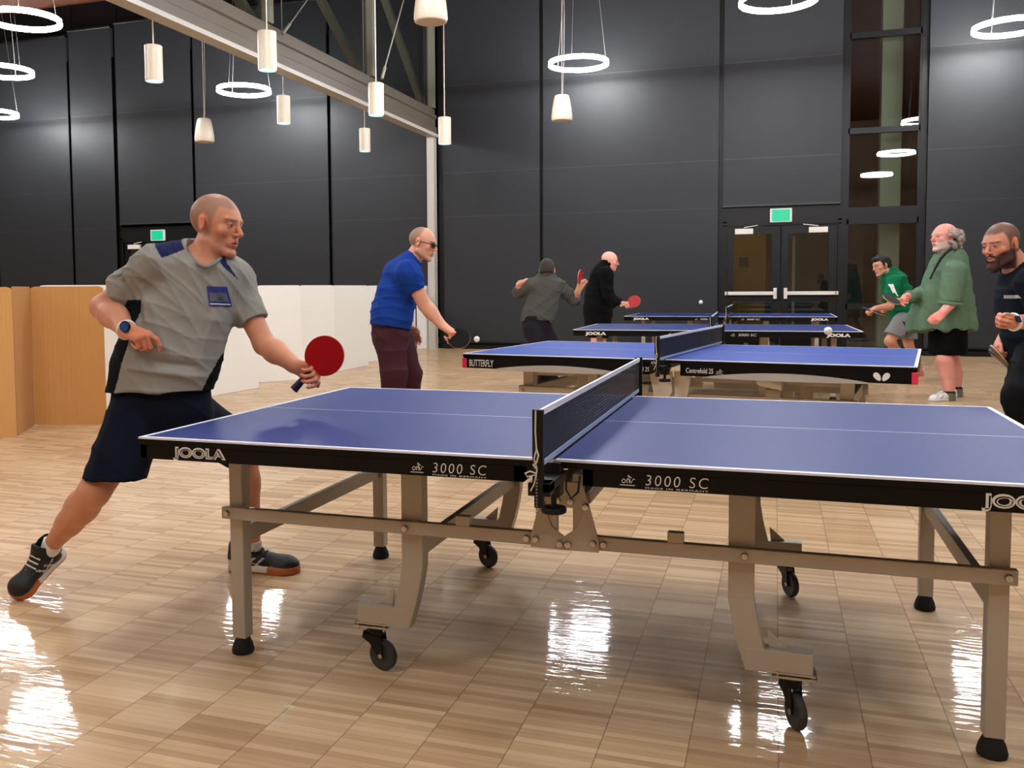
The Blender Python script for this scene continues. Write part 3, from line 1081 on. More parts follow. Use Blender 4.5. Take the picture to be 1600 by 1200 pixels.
# the second table: brighter blue, silver arches on the apron, box legs
def butterfly_table():
    root = empty('table_tennis_table')
    for s in (-1, 1):
        slab_half(root, s, M_top2)
        ap = apron_half(root, s, 0.655, 1.275)
        # silver arch
        n = 16
        x0, x1 = 0.22, 1.14
        up = [(x0 + (x1 - x0) * i / n, 0.652 + 0.040 * math.sin(math.pi * i / n) ** 0.8) for i in range(n + 1)]
        dn = [(x0 + (x1 - x0) * i / n, 0.649 - 0.006 * math.sin(math.pi * i / n)) for i in range(n, -1, -1)]
        sh(MB().prism([(mir(px, s), pz) for px, pz in up + dn], -0.004, 0.006)).build('silver_arch', mat('silver arch trim', srgb(190, 188, 182), 0.35, 0.4), ap)
        c = MB()
        mbox(c, s, -0.004, 0.028, -0.004, 0.05, 0.655, 0.725)
        sh(c).build('corner_guard', mat('red pink plastic', srgb(222, 45, 82), 0.45), ap, bevel=0.004)
        mbx = MB()
        for y in (0.25, 1.22):
            mbx = MB()
            mbox(mbx, s, 0.331, 0.405, y, y + 0.08, 0.0, 0.64)
            lg = sh(mbx).build('leg', M_beige, root, bevel=0.004)
            mbx = MB()
            mbox(mbx, s, 0.325, 0.411, y - 0.006, y + 0.086, 0.0, 0.03)
            sh(mbx).build('rubber_foot', M_rubber, lg, bevel=0.004)
            mbx = MB()
            mbox(mbx, s, 0.79, 0.86, y, y + 0.08, 0.10, 0.655)
            sh(mbx).build('leg', M_beige, root, bevel=0.004)
            mbx = MB()
            mbox(mbx, s, 0.31, 1.33, y - 0.03, y, 0.44, 0.515)
            rail = sh(mbx).build('side_rail', M_beige, root, bevel=0.004)
            sh(bolt(MB(), mir(0.345, s), y - 0.031, 0.485)).build('bolt', M_bolt, rail)
            make_caster(lg, mir(0.83, s), y + 0.04, s, 0.5)
        db = MB()
        db.bar((mir(0.37, s), 0.33, 0.475), (mir(0.37, s), 1.24, 0.475), 0.05, 0.08)
        db.bar((mir(0.63, s), 0.62, 0.36), (mir(0.63, s), 0.62, 0.655), 0.06, 0.07)
        db.bar((mir(0.34, s), 0.30, 0.615), (mir(1.25, s), 0.30, 0.615), 0.03, 0.05)
        sh(db).build('cross_bar', M_beige, root, bevel=0.003)
    cp = MB().prism([(1.24, 0.67), (1.385, 0.67), (1.385, 0.53), (1.36, 0.49), (1.275, 0.49)], 0.12, 0.14)
    cp.prism([(1.395, 0.67), (1.505, 0.67), (1.475, 0.49), (1.40, 0.49)], 0.13, 0.15)
    sh(cp).build('hinge_plate', M_beige, root, bevel=0.002)
    hs = MB().lathe([(0.001, -0.07), (0.045, -0.07), (0.05, -0.06), (0.05, 0.06), (0.045, 0.07), (0.001, 0.07)], (0, 0, 0), 24, 'x', cap=False)
    sh(MB().add([(1.955 + x, 0.17 + y * 1.0, 0.625 + z * 0.95 - x * 0.25) for x, y, z in hs.v], hs.f)).build('roller_housing', mat('white plastic', srgb(226, 222, 214), 0.4), root, smooth=True)
    sh(MB().box(1.935, 2.02, 0.14, 0.24, 0.525, 0.575)).build('lock_box', M_steel, root, bevel=0.004)
    sh(MB().box(1.16, 1.235, 0.14, 0.30, 0.52, 0.575).box(1.15, 1.16, 0.16, 0.2, 0.51, 0.585)).build('lock_box', M_steel, root, bevel=0.004)
    aps = [o for o in kids(root) if o.name.startswith('apron')]
    lettering('maker_lettering', 'BUTTERFLY', 0.048 - CX, 0.225 - CX, 0.668, 0.716, 0.003 - CY, M_white, aps[0], offset=0.001)
    lettering('model_lettering', 'Centrefold 25', 1.12 - CX, 1.275 - CX, 0.676, 0.705, 0.003 - CY, M_white, aps[0])
    lettering('model_lettering', 'Centrefold 25', 1.50 - CX, 1.66 - CX, 0.676, 0.708, 0.003 - CY, M_white, aps[1])
    approval_mark(aps[1], 1.675, 0.676, 1.05, 0.002)
    # twin wing emblem
    wg = MB()
    for sx in (-1, 1):
        pts = []
        for i in range(24):
            a = 2 * math.pi * i / 24
            u, v = 0.016 * math.cos(a) * (1 + 0.25 * math.sin(a)), 0.027 * math.sin(a)
            r = -sx * 0.55
            pts.append((2.565 + sx * 0.021 + u * math.cos(r) - v * math.sin(r), 0.693 + u * math.sin(r) + v * math.cos(r)))
        wg.prism(pts, 0.0015, 0.0035)
    sh(wg).build('wing_emblem', M_white, aps[1])
    make_net(root)
    return root


t2 = butterfly_table()
place_table(t2, -0.207, 3.806, math.radians(-8.53), 1.0846)
tag(t2, 'bright blue table tennis table with silver arches and pink corner guards', 'table tennis table')

# ------------------------------------------------------------------ balls in flight
for (p, lb) in (((-0.018, 3.56, 0.878), 'white ball flying just off the left corner of the bright blue table'),
                ((2.207, 2.621, 0.998), 'white ball in front of the right half of the third table'),
                ((1.181, 7.668, 1.065), 'small white ball in flight left of the double doors')):
    bm_ = bmesh.new()
    bmesh.ops.create_uvsphere(bm_, u_segments=20, v_segments=12, radius=0.021)
    me = bpy.data.meshes.new('table_tennis_ball')
    bm_.to_mesh(me)
    bm_.free()
    me.polygons.foreach_set('use_smooth', [True] * len(me.polygons))
    me.materials.append(M_ball)
    o = bpy.data.objects.new('table_tennis_ball', me)
    o.location = p
    COL.objects.link(o)
    tag(o, lb, 'ball', 'table tennis balls')
# ------------------------------------------------------------------ people: blended-volume modelling
def nrm(v):
    v = np.asarray(v, float)
    return v / max(1e-9, np.linalg.norm(v))


class Field:
    """sampled volume on a grid that is finer where asked; smooth union of limbs, then one closed surface"""
    def __init__(self, lo, hi, h, fine=()):
        self.ax = []
        for k in range(3):
            xs = [lo[k]]
            while xs[-1] < hi[k]:
                x = xs[-1]
                st = h
                for (c, r, hf) in fine:
                    if abs(x - c[k]) < r:
                        st = min(st, hf)
                xs.append(x + st)
            self.ax.append(np.array(xs, np.float32))
        self.F = np.full([len(a) for a in self.ax], 0.08, np.float32)

    def block(self, lo, hi):
        sl = []
        for k in range(3):
            i0 = max(0, int(np.searchsorted(self.ax[k], lo[k])) - 1)
            i1 = min(len(self.ax[k]), int(np.searchsorted(self.ax[k], hi[k])) + 1)
            if i1 - i0 < 2:
                return None
            sl.append(slice(i0, i1))
        return tuple(sl)

    def _eval(self, prim, k):
        f, lo, hi = prim
        m = 0.03 + k
        sl = self.block(np.array(lo) - m, np.array(hi) + m)
        if sl is None:
            return None, None
        X = self.ax[0][sl[0]][:, None, None]
        Y = self.ax[1][sl[1]][None, :, None]
        Z = self.ax[2][sl[2]][None, None, :]
        return sl, f(X, Y, Z)

    def add(self, prim, k=0.01):
        sl, d = self._eval(prim, k)
        if sl is None:
            return
        a = self.F[sl]
        hh = np.maximum(k - np.abs(a - d), 0) / k
        self.F[sl] = np.minimum(a, d) - hh * hh * k * 0.25

    def sub(self, prim, k=0.006):
        sl, d = self._eval(prim, k)
        if sl is None:
            return
        a = self.F[sl]
        d = -d
        hh = np.maximum(k - np.abs(a - d), 0) / k
        self.F[sl] = np.maximum(a, d) + hh * hh * k * 0.25

    def mesh(self):
        F = self.F
        F[0] = F[-1] = 0.05
        F[:, 0] = F[:, -1] = 0.05
        F[:, :, 0] = F[:, :, -1] = 0.05
        S = F < 0
        n = [s - 1 for s in F.shape]
        cnt = np.zeros(n, np.int8)
        for i in (0, 1):
            for j in (0, 1):
                for l in (0, 1):
                    cnt += S[i:n[0] + i, j:n[1] + j, l:n[2] + l]
        act = (cnt > 0) & (cnt < 8)
        idx = np.argwhere(act)
        vid = np.full(n, -1, np.int32)
        vid[act] = np.arange(len(idx))
        P = np.zeros((len(idx), 3))
        W = np.zeros(len(idx))
        ax = self.ax
        I = idx
        cor = np.array([(0, 0, 0), (1, 0, 0), (0, 1, 0), (1, 1, 0), (0, 0, 1), (1, 0, 1), (0, 1, 1), (1, 1, 1)])
        val = [F[I[:, 0] + c[0], I[:, 1] + c[1], I[:, 2] + c[2]] for c in cor]
        pos = [np.stack([ax[q][I[:, q] + c[q]] for q in range(3)], -1) for c in cor]
        for a in range(8):
            for b in range(a + 1, 8):
                if np.abs(cor[a] - cor[b]).sum() != 1:
                    continue
                m = (val[a] < 0) != (val[b] < 0)
                t = np.where(m, val[a] / np.where(m, val[a] - val[b], 1), 0)
                P += np.where(m[:, None], pos[a] + (pos[b] - pos[a]) * t[:, None], 0)
                W += m
        P /= W[:, None]
        quads = []
        for d in range(3):
            e, g = [(1, 2), (2, 0), (0, 1)][d]
            sl0 = [slice(None)] * 3
            sl1 = [slice(None)] * 3
            sl0[d] = slice(0, -1)
            sl1[d] = slice(1, None)
            ch = S[tuple(sl0)] != S[tuple(sl1)]
            q = np.argwhere(ch)
            ok = (q[:, e] > 0) & (q[:, g] > 0) & (q[:, e] < n[e]) & (q[:, g] < n[g])
            q = q[ok]
            ins = S[q[:, 0], q[:, 1], q[:, 2]]

            def vv(de, dg):
                r = q.copy()
                r[:, e] -= de
                r[:, g] -= dg
                return vid[r[:, 0], r[:, 1], r[:, 2]]
            Q = np.stack([vv(1, 1), vv(0, 1), vv(0, 0), vv(1, 0)], -1)
            Q[~ins] = Q[~ins][:, ::-1]
            quads.append(Q)
        Q = np.concatenate(quads)
        Q = Q[(Q >= 0).all(1)]
        return P, Q


def vnormals(P, Q):
    a = P[Q[:, 2]] - P[Q[:, 0]]
    b = P[Q[:, 3]] - P[Q[:, 1]]
    fn = np.cross(a, b)
    N = np.zeros_like(P)
    for i in range(4):
        for c in range(3):
            N[:, c] += np.bincount(Q[:, i], fn[:, c], len(P))
    return N / np.maximum(1e-12, np.linalg.norm(N, axis=1))[:, None]


def relax(P, Q, it=1, lam=0.5):
    for _ in range(it):
        S = np.zeros_like(P)
        W = np.zeros(len(P))
        for i in range(4):
            a, b = Q[:, i], Q[:, (i + 1) % 4]
            for c in range(3):
                S[:, c] += np.bincount(a, P[b, c], len(P)) + np.bincount(b, P[a, c], len(P))
            W += np.bincount(a, minlength=len(P)) + np.bincount(b, minlength=len(P))
        P = P + lam * (S / np.maximum(W, 1)[:, None] - P)
    return P


def link_mesh(name, P, Q, m, parent, col=None, origin=(0, 0, 0)):
    me = bpy.data.meshes.new(name)
    P = P - np.asarray(origin)[None]
    me.vertices.add(len(P))
    me.vertices.foreach_set('co', P.astype(np.float32).ravel())
    me.loops.add(len(Q) * 4)
    me.loops.foreach_set('vertex_index', Q.astype(np.int32).ravel())
    me.polygons.add(len(Q))
    me.polygons.foreach_set('loop_start', np.arange(0, len(Q) * 4, 4, dtype=np.int32))
    me.polygons.foreach_set('loop_total', np.full(len(Q), 4, np.int32))
    me.polygons.foreach_set('use_smooth', np.ones(len(Q), bool))
    me.update(calc_edges=True)
    if col is not None:
        at = me.color_attributes.new('Col', 'FLOAT_COLOR', 'POINT')
        c4 = np.ones((len(P), 4), np.float32)
        c4[:, :3] = col
        at.data.foreach_set('color', c4.ravel())
    me.materials.append(m)
    o = bpy.data.objects.new(name, me)
    COL.objects.link(o)
    o.parent = parent
    return o


# ---- primitives: (distance function, lower corner, upper corner)
def rc(a, b, ra, rb, flat=None, ratio=1.0, flare=None):
    """tapered limb from a to b; flat = direction in which the section is scaled by ratio"""
    a = np.asarray(a, float)
    b = np.asarray(b, float)
    d = b - a
    L2 = max(1e-9, d @ d)
    mr = max(ra, rb) * max(1, ratio)
    w = None if flat is None else nrm(flat)

    def f(X, Y, Z):
        x, y, z = X - a[0], Y - a[1], Z - a[2]
        t = np.clip((x * d[0] + y * d[1] + z * d[2]) / L2, 0, 1)
        vx, vy, vz = x - t * d[0], y - t * d[1], z - t * d[2]
        if w is not None:
            s = (vx * w[0] + vy * w[1] + vz * w[2]) * (1 / ratio - 1)
            vx, vy, vz = vx + s * w[0], vy + s * w[1], vz + s * w[2]
        return (np.sqrt(vx * vx + vy * vy + vz * vz) - (ra + (rb - ra) * t)).astype(np.float32)
    return f, np.minimum(a, b) - mr, np.maximum(a, b) + mr


def ell(c, R, rad):
    """ellipsoid; rows of R are its axes"""
    c = np.asarray(c, float)
    R = np.asarray(R, float)
    rad = np.asarray(rad, float)
    ext = np.sqrt(((R * rad[:, None]) ** 2).sum(0))

    def f(X, Y, Z):
        x, y, z = X - c[0], Y - c[1], Z - c[2]
        k0 = k1 = 0
        for i in range(3):
            q = x * R[i, 0] + y * R[i, 1] + z * R[i, 2]
            k0 = k0 + (q / rad[i]) ** 2
            k1 = k1 + (q / rad[i] ** 2) ** 2
        k0 = np.sqrt(k0)
        return (k0 * (k0 - 1) / np.maximum(np.sqrt(k1), 1e-6)).astype(np.float32)
    return f, c - ext, c + ext


def rbox(c, R, half, r):
    c = np.asarray(c, float)
    R = np.asarray(R, float)
    half = np.asarray(half, float) - r
    ext = (np.abs(R) * (half + r)[:, None]).sum(0)

    def f(X, Y, Z):
        x, y, z = X - c[0], Y - c[1], Z - c[2]
        s = 0
        mx = -1e9
        for i in range(3):
            q = np.abs(x * R[i, 0] + y * R[i, 1] + z * R[i, 2]) - half[i]
            s = s + np.maximum(q, 0) ** 2
            mx = np.maximum(mx, q)
        return (np.sqrt(s) + np.minimum(mx, 0) - r).astype(np.float32)
    return f, c - ext, c + ext


def cut(prim, p, n):
    """keep the side of the plane (p, n) that n points away from"""
    f, lo, hi = prim
    p = np.asarray(p, float)
    n = nrm(n)

    def g(X, Y, Z):
        return np.maximum(f(X, Y, Z), ((X - p[0]) * n[0] + (Y - p[1]) * n[1] + (Z - p[2]) * n[2])).astype(np.float32)
    return g, lo, hi


def chain(pts, flat=None, ratio=1.0):
    """limb chain as one primitive: pts = [(point, radius), ...]"""
    ps = [rc(pts[i][0], pts[i + 1][0], pts[i][1], pts[i + 1][1], flat, ratio) for i in range(len(pts) - 1)]
    lo = np.min([p[1] for p in ps], 0)
    hi = np.max([p[2] for p in ps], 0)

    def f(X, Y, Z):
        d = ps[0][0](X, Y, Z)
        for p in ps[1:]:
            e = p[0](X, Y, Z)
            k = 0.03
            h = np.maximum(k - np.abs(d - e), 0) / k
            d = np.minimum(d, e) - h * h * k * 0.25
        return d
    return f, lo, hi


def solid(name, prims, h, m, parent, k=0.008, subs=(), col=None, it=1, wave=None, fine=(), origin=(0, 0, 0), ks=0.006):
    """prims = list of prim or (prim, k)"""
    pl = [(p if isinstance(p[1], float) or isinstance(p[1], int) else (p, k)) for p in prims]
    lo = np.min([p[0][1] for p in pl], 0) - 3 * h - 0.01
    hi = np.max([p[0][2] for p in pl], 0) + 3 * h + 0.01
    F = Field(lo, hi, h, fine)
    for p, kk in pl:
        F.add(p, kk)
    for s in subs:
        if isinstance(s[1], float):
            F.sub(s[0], s[1])
        else:
            F.sub(s, ks)
    P, Q = F.mesh()
    P = relax(P, Q, it)
    if wave is not None:
        N = vnormals(P, Q)
        P = P + N * wave(P, N)[:, None]
    c = col(P) if col is not None else None
    return link_mesh(name, P, Q, m, parent, c, origin)


def folds(seed, amp=0.004, freq=22.0, axis=(0, 0, 1), squash=0.35):
    """soft cloth folds running mostly across the given axis"""
    rg = np.random.RandomState(seed)
    ax = nrm(axis)
    ws = []
    for i in range(7):
        d = nrm(rg.normal(size=3))
        d = nrm(d * squash + ax * (1 if rg.rand() < .5 else -1))
        ws.append((d * freq * 1.25 * (0.6 + 0.9 * rg.rand()), rg.rand() * 6.28, nrm(rg.normal(size=3)) * freq * 0.35, rg.rand() * 6.28))

    def f(P, N):
        s = 0
        for k, ph, g, p2 in ws:
            w = np.clip(np.sin(P @ (g * 1.3) + ph) * 1.6, 0, 1)
            s = s + (1 - np.abs(np.sin(P @ k + ph + 1.5 * np.sin(P @ g + p2)))) ** 2.2 * w
        return amp * (s - 0.55)
    return f


def L3(c):
    return np.array(c[:3])


# ---- head ------------------------------------------------------------------
def head_frame(fwd, up):
    y = nrm(fwd)
    z = np.asarray(up, float)
    z = nrm(z - y * (z @ y))
    x = np.cross(y, z)
    return np.array([x, y, z])     # rows: right, forward, up


def head_prims(c, R, s, jowl=0.0, nose=1.0):
    def W(x, y, z):
        return c + s * (x * R[0] + y * R[1] + z * R[2])
    P = []
    P.append((ell(W(0, -0.014, 0.034), R, s * np.array([0.075, 0.098, 0.086])), 0.01))
    P.append((ell(W(0, 0.030, 0.010), R, s * np.array([0.066, 0.066, 0.072])), 0.02 * s))
    P.append((ell(W(0, 0.030, -0.045), R, s * np.array([0.054 + jowl, 0.058, 0.062])), 0.02 * s))
    for q in (-1, 1):
        P.append((rc(W(q * (0.052 + jowl), -0.004, -0.062), W(q * 0.016, 0.070, -0.100), s * 0.016, s * 0.015), 0.02 * s))
        P.append((ell(W(q * 0.044, 0.060, -0.022), R, s * np.array([0.021, 0.020, 0.020])), 0.014 * s))
        P.append((rc(W(q * 0.010, 0.086, 0.021), W(q * 0.046, 0.075, 0.023), s * 0.0085, s * 0.008), 0.014 * s))
    P.append((ell(W(0, 0.077, -0.104), R, s * np.array([0.021, 0.017, 0.016])), 0.012 * s))
    P.append((rc(W(0, 0.089, 0.014), W(0, 0.109 + 0.004 * nose, -0.026), s * 0.0070, s * 0.0095 * nose), 0.009 * s))
    for q in (-1, 1):
        P.append((ell(W(q * 0.0125, 0.101, -0.031), R, s * np.array([0.0070, 0.011, 0.0065])), 0.006 * s))
    # mouth mound and lips
    P.append((ell(W(0, 0.076, -0.062), R, s * np.array([0.030, 0.020, 0.022])), 0.012 * s))
    for q in (-1, 1):
        P.append((rc(W(0, 0.0965, -0.0555), W(q * 0.023, 0.083, -0.061), s * 0.0055, s * 0.0035), 0.004 * s))
        P.append((rc(W(0, 0.0945, -0.0715), W(q * 0.021, 0.083, -0.067), s * 0.0065, s * 0.0035), 0.004 * s))
    # ears
    for q in (-1, 1):
        e1 = nrm(R[0] * q * 1.0 - R[1] * 0.45)
        e3 = nrm(R[2] - R[1] * 0.12)
        e2 = np.cross(e3, e1)
        E = np.array([e1, e2, e3])
        P.append((ell(W(q * 0.079, -0.012, -0.002), E, s * np.array([0.0075, 0.0185, 0.032])), 0.006 * s))
    SUB = []
    for q in (-1, 1):
        SUB.append((ell(W(q * 0.032, 0.096, 0.002), R, s * np.array([0.015, 0.0135, 0.0095])), 0.012 * s))
        e1 = nrm(R[0] * q * 1.0 - R[1] * 0.45)
        e3 = nrm(R[2] - R[1] * 0.12)
        E = np.array([e1, np.cross(e3, e1), e3])
        SUB.append((ell(W(q * 0.0885, -0.006, 0.000), E, s * np.array([0.006, 0.0095, 0.019])), 0.004 * s))
    SUB.append((ell(W(0, 0.1035, -0.0635), R, s * np.array([0.018, 0.012, 0.0022])), 0.003 * s))
    POST = []
    for q in (-1, 1):
        POST.append((ell(W(q * 0.032, 0.0785, 0.002), R, s * np.array([0.0135, 0.0130, 0.0120])), 0.003 * s))
    return P, SUB, POST


def head_color(c, R, s, skin, buzz=None, beard=None, brow=(60, 42, 30), baldfront=0.0, flush=True):
    sk = L3(srgb(*skin))

    def f(P, C):
        q = (P - c) @ R.T / s
        x, y, z = q[:, 0], q[:, 1], q[:, 2]
        r = np.sqrt((q ** 2).sum(1))
        near = (r < 0.16) & (z > -0.13)

        def mix(mask, col, k=1.0):
            m = np.clip(mask, 0, 1)[:, None] * k
            C[:] = C * (1 - m) + col * m

        def sm(v, w):
            return np.clip(v / w + 0.5, 0, 1)
        if flush:
            ear = sm(np.abs(x) - 0.074, 0.006) * sm(0.04 - np.abs(z), 0.01) * sm(0.03 - np.abs(y + 0.01), 0.01) * near
            mix(ear, sk * np.array([1.12, 0.78, 0.72]), 0.6)
            ns = np.exp(-((x / 0.02) ** 2 + ((y - 0.11) / 0.02) ** 2 + ((z + 0.025) / 0.02) ** 2))
            ck = np.exp(-(((np.abs(x) - 0.045) / 0.02) ** 2 + ((z + 0.03) / 0.022) ** 2)) * (y > 0.02) * near
            mix(np.maximum(ns, ck), sk * np.array([1.08, 0.74, 0.68]), 0.45)
        if buzz is not None:
            line = 0.062 - 0.3 * np.maximum(y, 0) * 0 + baldfront
            g = sm((0.035 - baldfront) - (y - 0.25 * (z - 0.03)), 0.014) * sm(z + 0.045 + 0.5 * (y - (-0.02)) * 0.6, 0.014)
            side = sm(0.052 - y, 0.01)
            front = sm(0.082 - baldfront * 1.5 - y - 0.12 * np.abs(x), 0.012) * sm(z - 0.058 - 4 * x * x, 0.012)
            hm = np.clip(np.maximum(g * side * sm(np.hypot((y + 0.01) / 0.024, (z - 0.0) / 0.038) - 1.0, 0.3), front), 0, 1) * near
            mix(hm, L3(srgb(*buzz[0])), buzz[1])
        if beard is not None:
            jaw = sm(-0.028 - z + 0.35 * np.maximum(0, 0.05 - y) * 0, 0.016) * sm(y + 0.012, 0.012) * near
            cheek = sm((-0.018 - z) - 0.55 * np.maximum(0, y - 0.03), 0.012)
            hole = sm(1.0 - np.hypot(x / 0.026, (z + 0.064) / 0.0135), 0.35) * (y > 0.06)
            nosez = sm(z + 0.042, 0.006) * (np.abs(x) < 0.03) * (y > 0.07)
            mix(jaw * cheek * (1 - hole) * (1 - nosez), L3(srgb(*beard[0])), beard[1])
        bz = z - 0.0215 - 0.06 * np.abs(np.abs(x) - 0.03)
        br = sm(0.0042 - np.abs(bz), 0.004) * sm(0.024 - np.abs(np.abs(x) - 0.032), 0.005) * (y > 0.05) * near
        mix(br, L3(srgb(*brow)), 0.75)
        # eyes
        ex, ez = np.abs(x) - 0.032, z - 0.002
        eye = sm(1 - np.hypot(ex / 0.0115, ez / 0.0034), 0.3) * (y > 0.07) * near
        mix(eye, L3(srgb(150, 128, 116)))
        iris = sm(1 - np.hypot(ex / 0.0052, ez / 0.0052), 0.3) * (y > 0.07) * near
        mix(iris, L3(srgb(38, 28, 24)))
        lid = sm(0.0016 - np.abs(ez - 0.0052 + (ex / 0.014) ** 2 * 0.004), 0.0016) * sm(0.014 - np.abs(ex), 0.004) * (y > 0.07) * near
        mix(lid, L3(srgb(70, 42, 34)), 0.8)
        # lips and mouth
        lp = sm(1 - np.hypot(x / 0.025, (z + 0.0635) / 0.0125), 0.2) * sm(y - 0.080, 0.004) * near
        mix(lp, sk * np.array([0.92, 0.55, 0.55]), 0.75)
        mo = sm(1 - np.hypot(x / 0.020, (z + 0.0635) / 0.0028), 0.4) * (y > 0.078) * near
        mix(mo, L3(srgb(70, 22, 20)), 0.9)
        return C
    return f


# ---- hand ------------------------------------------------------------------
def hand_prims(w, d, pn, side, s=1.0, curl=(0.6, 0.6, 0.6, 0.6), thumb=(0.6, 0.4), spread=0.10, thumb_out=0.7):
    """w wrist, d towards the fingers, pn out of the palm, side +1/-1: thumb lies at side*cross(d, pn)"""
    d = nrm(d)
    pn = np.asarray(pn, float)
    pn = nrm(pn - d * (pn @ d))
    t = np.cross(d, pn) * side
    P = []
    w = np.asarray(w, float)

    def W(a, b, c):
        return w + s * (a * d + b * t + c * pn)
    P.append((rc(W(-0.03, 0, 0), W(0.015, 0, 0), s * 0.026, s * 0.026, pn, 0.72), 0.02))
    base = [0.026, 0.009, -0.009, -0.026]
    kn = [0.088, 0.092, 0.087, 0.078]
    ln = [(0.042, 0.026, 0.021), (0.047, 0.030, 0.022), (0.043, 0.028, 0.022), (0.033, 0.021, 0.020)]
    rr = [0.0092, 0.0094, 0.0090, 0.0080]
    for i in range(4):
        P.append((rc(W(0.012, base[i] * 0.75, 0), W(kn[i], base[i], 0), s * 0.0135, s * 0.0110), 0.012 * s))
    P.append((ell(W(0.035, 0.020, 0.008), np.array([d, t, pn]), s * np.array([0.03, 0.016, 0.014])), 0.012 * s))
    P.append((ell(W(0.045, -0.018, 0.006), np.array([d, t, pn]), s * np.array([0.035, 0.013, 0.012])), 0.012 * s))
    for i in range(4):
        p = W(kn[i], base[i], 0)
        ang = 0.0
        c = curl[i] if not isinstance(curl[i], (tuple, list)) else None
        cs = curl[i] if c is None else (c, c * 1.15, c * 0.75)
        sp = spread * (1.5 - i)
        for j in range(3):
            ang += cs[j]
            dd = math.cos(ang) * (d * math.cos(sp * 0.3) + t * math.sin(sp * 0.3)) + math.sin(ang) * pn
            q = p + s * ln[i][j] * dd
            P.append((rc(p, q, s * rr[i] * (1 - 0.07 * j), s * rr[i] * (0.96 - 0.08 * j)), 0.003 * s if j else 0.007 * s))
            p = q
    # thumb from the side of the palm near its base
    p = W(0.020, 0.024, 0.006)
    a = thumb_out
    d1 = nrm(d * math.cos(a) + t * math.sin(a) + pn * thumb[0] * 0.5)
    q = p + s * 0.040 * d1
    P.append((rc(p, q, s * 0.0135, s * 0.0115), 0.012 * s))
    d2 = nrm(d * math.cos(a * 0.5) + t * math.sin(a * 0.35) + pn * thumb[0])
    r = q + s * 0.033 * d2
    P.append((rc(q, r, s * 0.0105, s * 0.0098), 0.004))
    d3 = nrm(d * math.cos(a * 0.2) - t * 0.15 + pn * (thumb[0] + thumb[1]))
    P.append((rc(r, r + s * 0.027 * d3, s * 0.0098, s * 0.0078), 0.003))
    return P


# ---- shoe ------------------------------------------------------------------
def shoe(name, heel, toe, up, m_up, m_sole, parent, s=1.0, h=0.005, col=None, colsole=None, tongue=True, mtoe=None):
    """heel, toe: ends of the sole line on its underside"""
    heel, toe = np.asarray(heel, float), np.asarray(toe, float)
    y = nrm(toe - heel)
    z = np.asarray(up, float)
    z = nrm(z - y * (z @ y))
    x = np.cross(y, z)
    L = np.linalg.norm(toe - heel)

    def W(a, b, c):
        return heel + a * x * s + b * y * L + c * z * s
    R = np.array([x, y, z])
    up_pr = [(ell(W(0, 0.17, 0.045), R, np.array([0.036 * s, 0.17 * L, 0.045 * s])), 0.02),
             (rc(W(0, 0.20, 0.050), W(0, 0.80, 0.028), 0.038 * s, 0.028 * s, x, 1.05), 0.02),
             (ell(W(0.004, 0.80, 0.026), R, np.array([0.045 * s, 0.195 * L, 0.032 * s])), 0.02),
             (rc(W(0, 0.16, 0.050), W(0, 0.15, 0.085), 0.036 * s, 0.036 * s, x, 0.9), 0.015),
             (rc(W(0, 0.36, 0.060), W(0, 0.28, 0.105), 0.026 * s, 0.017 * s, x, 1.25), 0.012)]
    base = W(0, 0, 0.012)
    up_pr = [(cut(p, base, -z), k) for p, k in up_pr]
    subs = [(rc(W(0, 0.16, 0.075), W(0, 0.15, 0.13), 0.026 * s, 0.030 * s), 0.006)]
    o = solid(name, up_pr, h, m_up, parent, subs=subs, col=(lambda P: col((P - heel) @ R.T, L)) if col else None)
    sp = []
    for p in (rc(W(0, 0.14, 0.012), W(0.002, 0.45, 0.012), 0.036 * s, 0.034 * s), rc(W(0.002, 0.45, 0.012), W(0.005, 0.76, 0.012), 0.034 * s, 0.046 * s),
              ell(W(0.005, 0.80, 0.014), R, np.array([0.049 * s, 0.205 * L, 0.05 * s]))):
        sp.append((cut(cut(p, W(0, 0, 0.026), z), W(0, 0, 0.0), -z), 0.008))
    solid('sole', sp, h, m_sole, o, col=(lambda P: colsole((P - heel) @ R.T, L)) if colsole else None)
    # laces
    k = MB()
    for i in range(5):
        b = 0.40 + 0.065 * i
        zz = 0.086 - 0.0085 * i
        k.tube([tuple(W(-0.026, b, zz - 0.008)), tuple(W(0, b + 0.02, zz + 0.004)), tuple(W(0.026, b, zz - 0.008))], 0.0028 * s, 6)
    if tongue:
        k.tube([tuple(W(-0.012, 0.26, 0.118)), tuple(W(-0.010, 0.27, 0.140)), tuple(W(0.0, 0.275, 0.148)), tuple(W(0.010, 0.27, 0.140)), tuple(W(0.012, 0.26, 0.118))], 0.003 * s, 6)
    k.build('laces', M_black if tongue else M_cord, o, smooth=True)
    return o


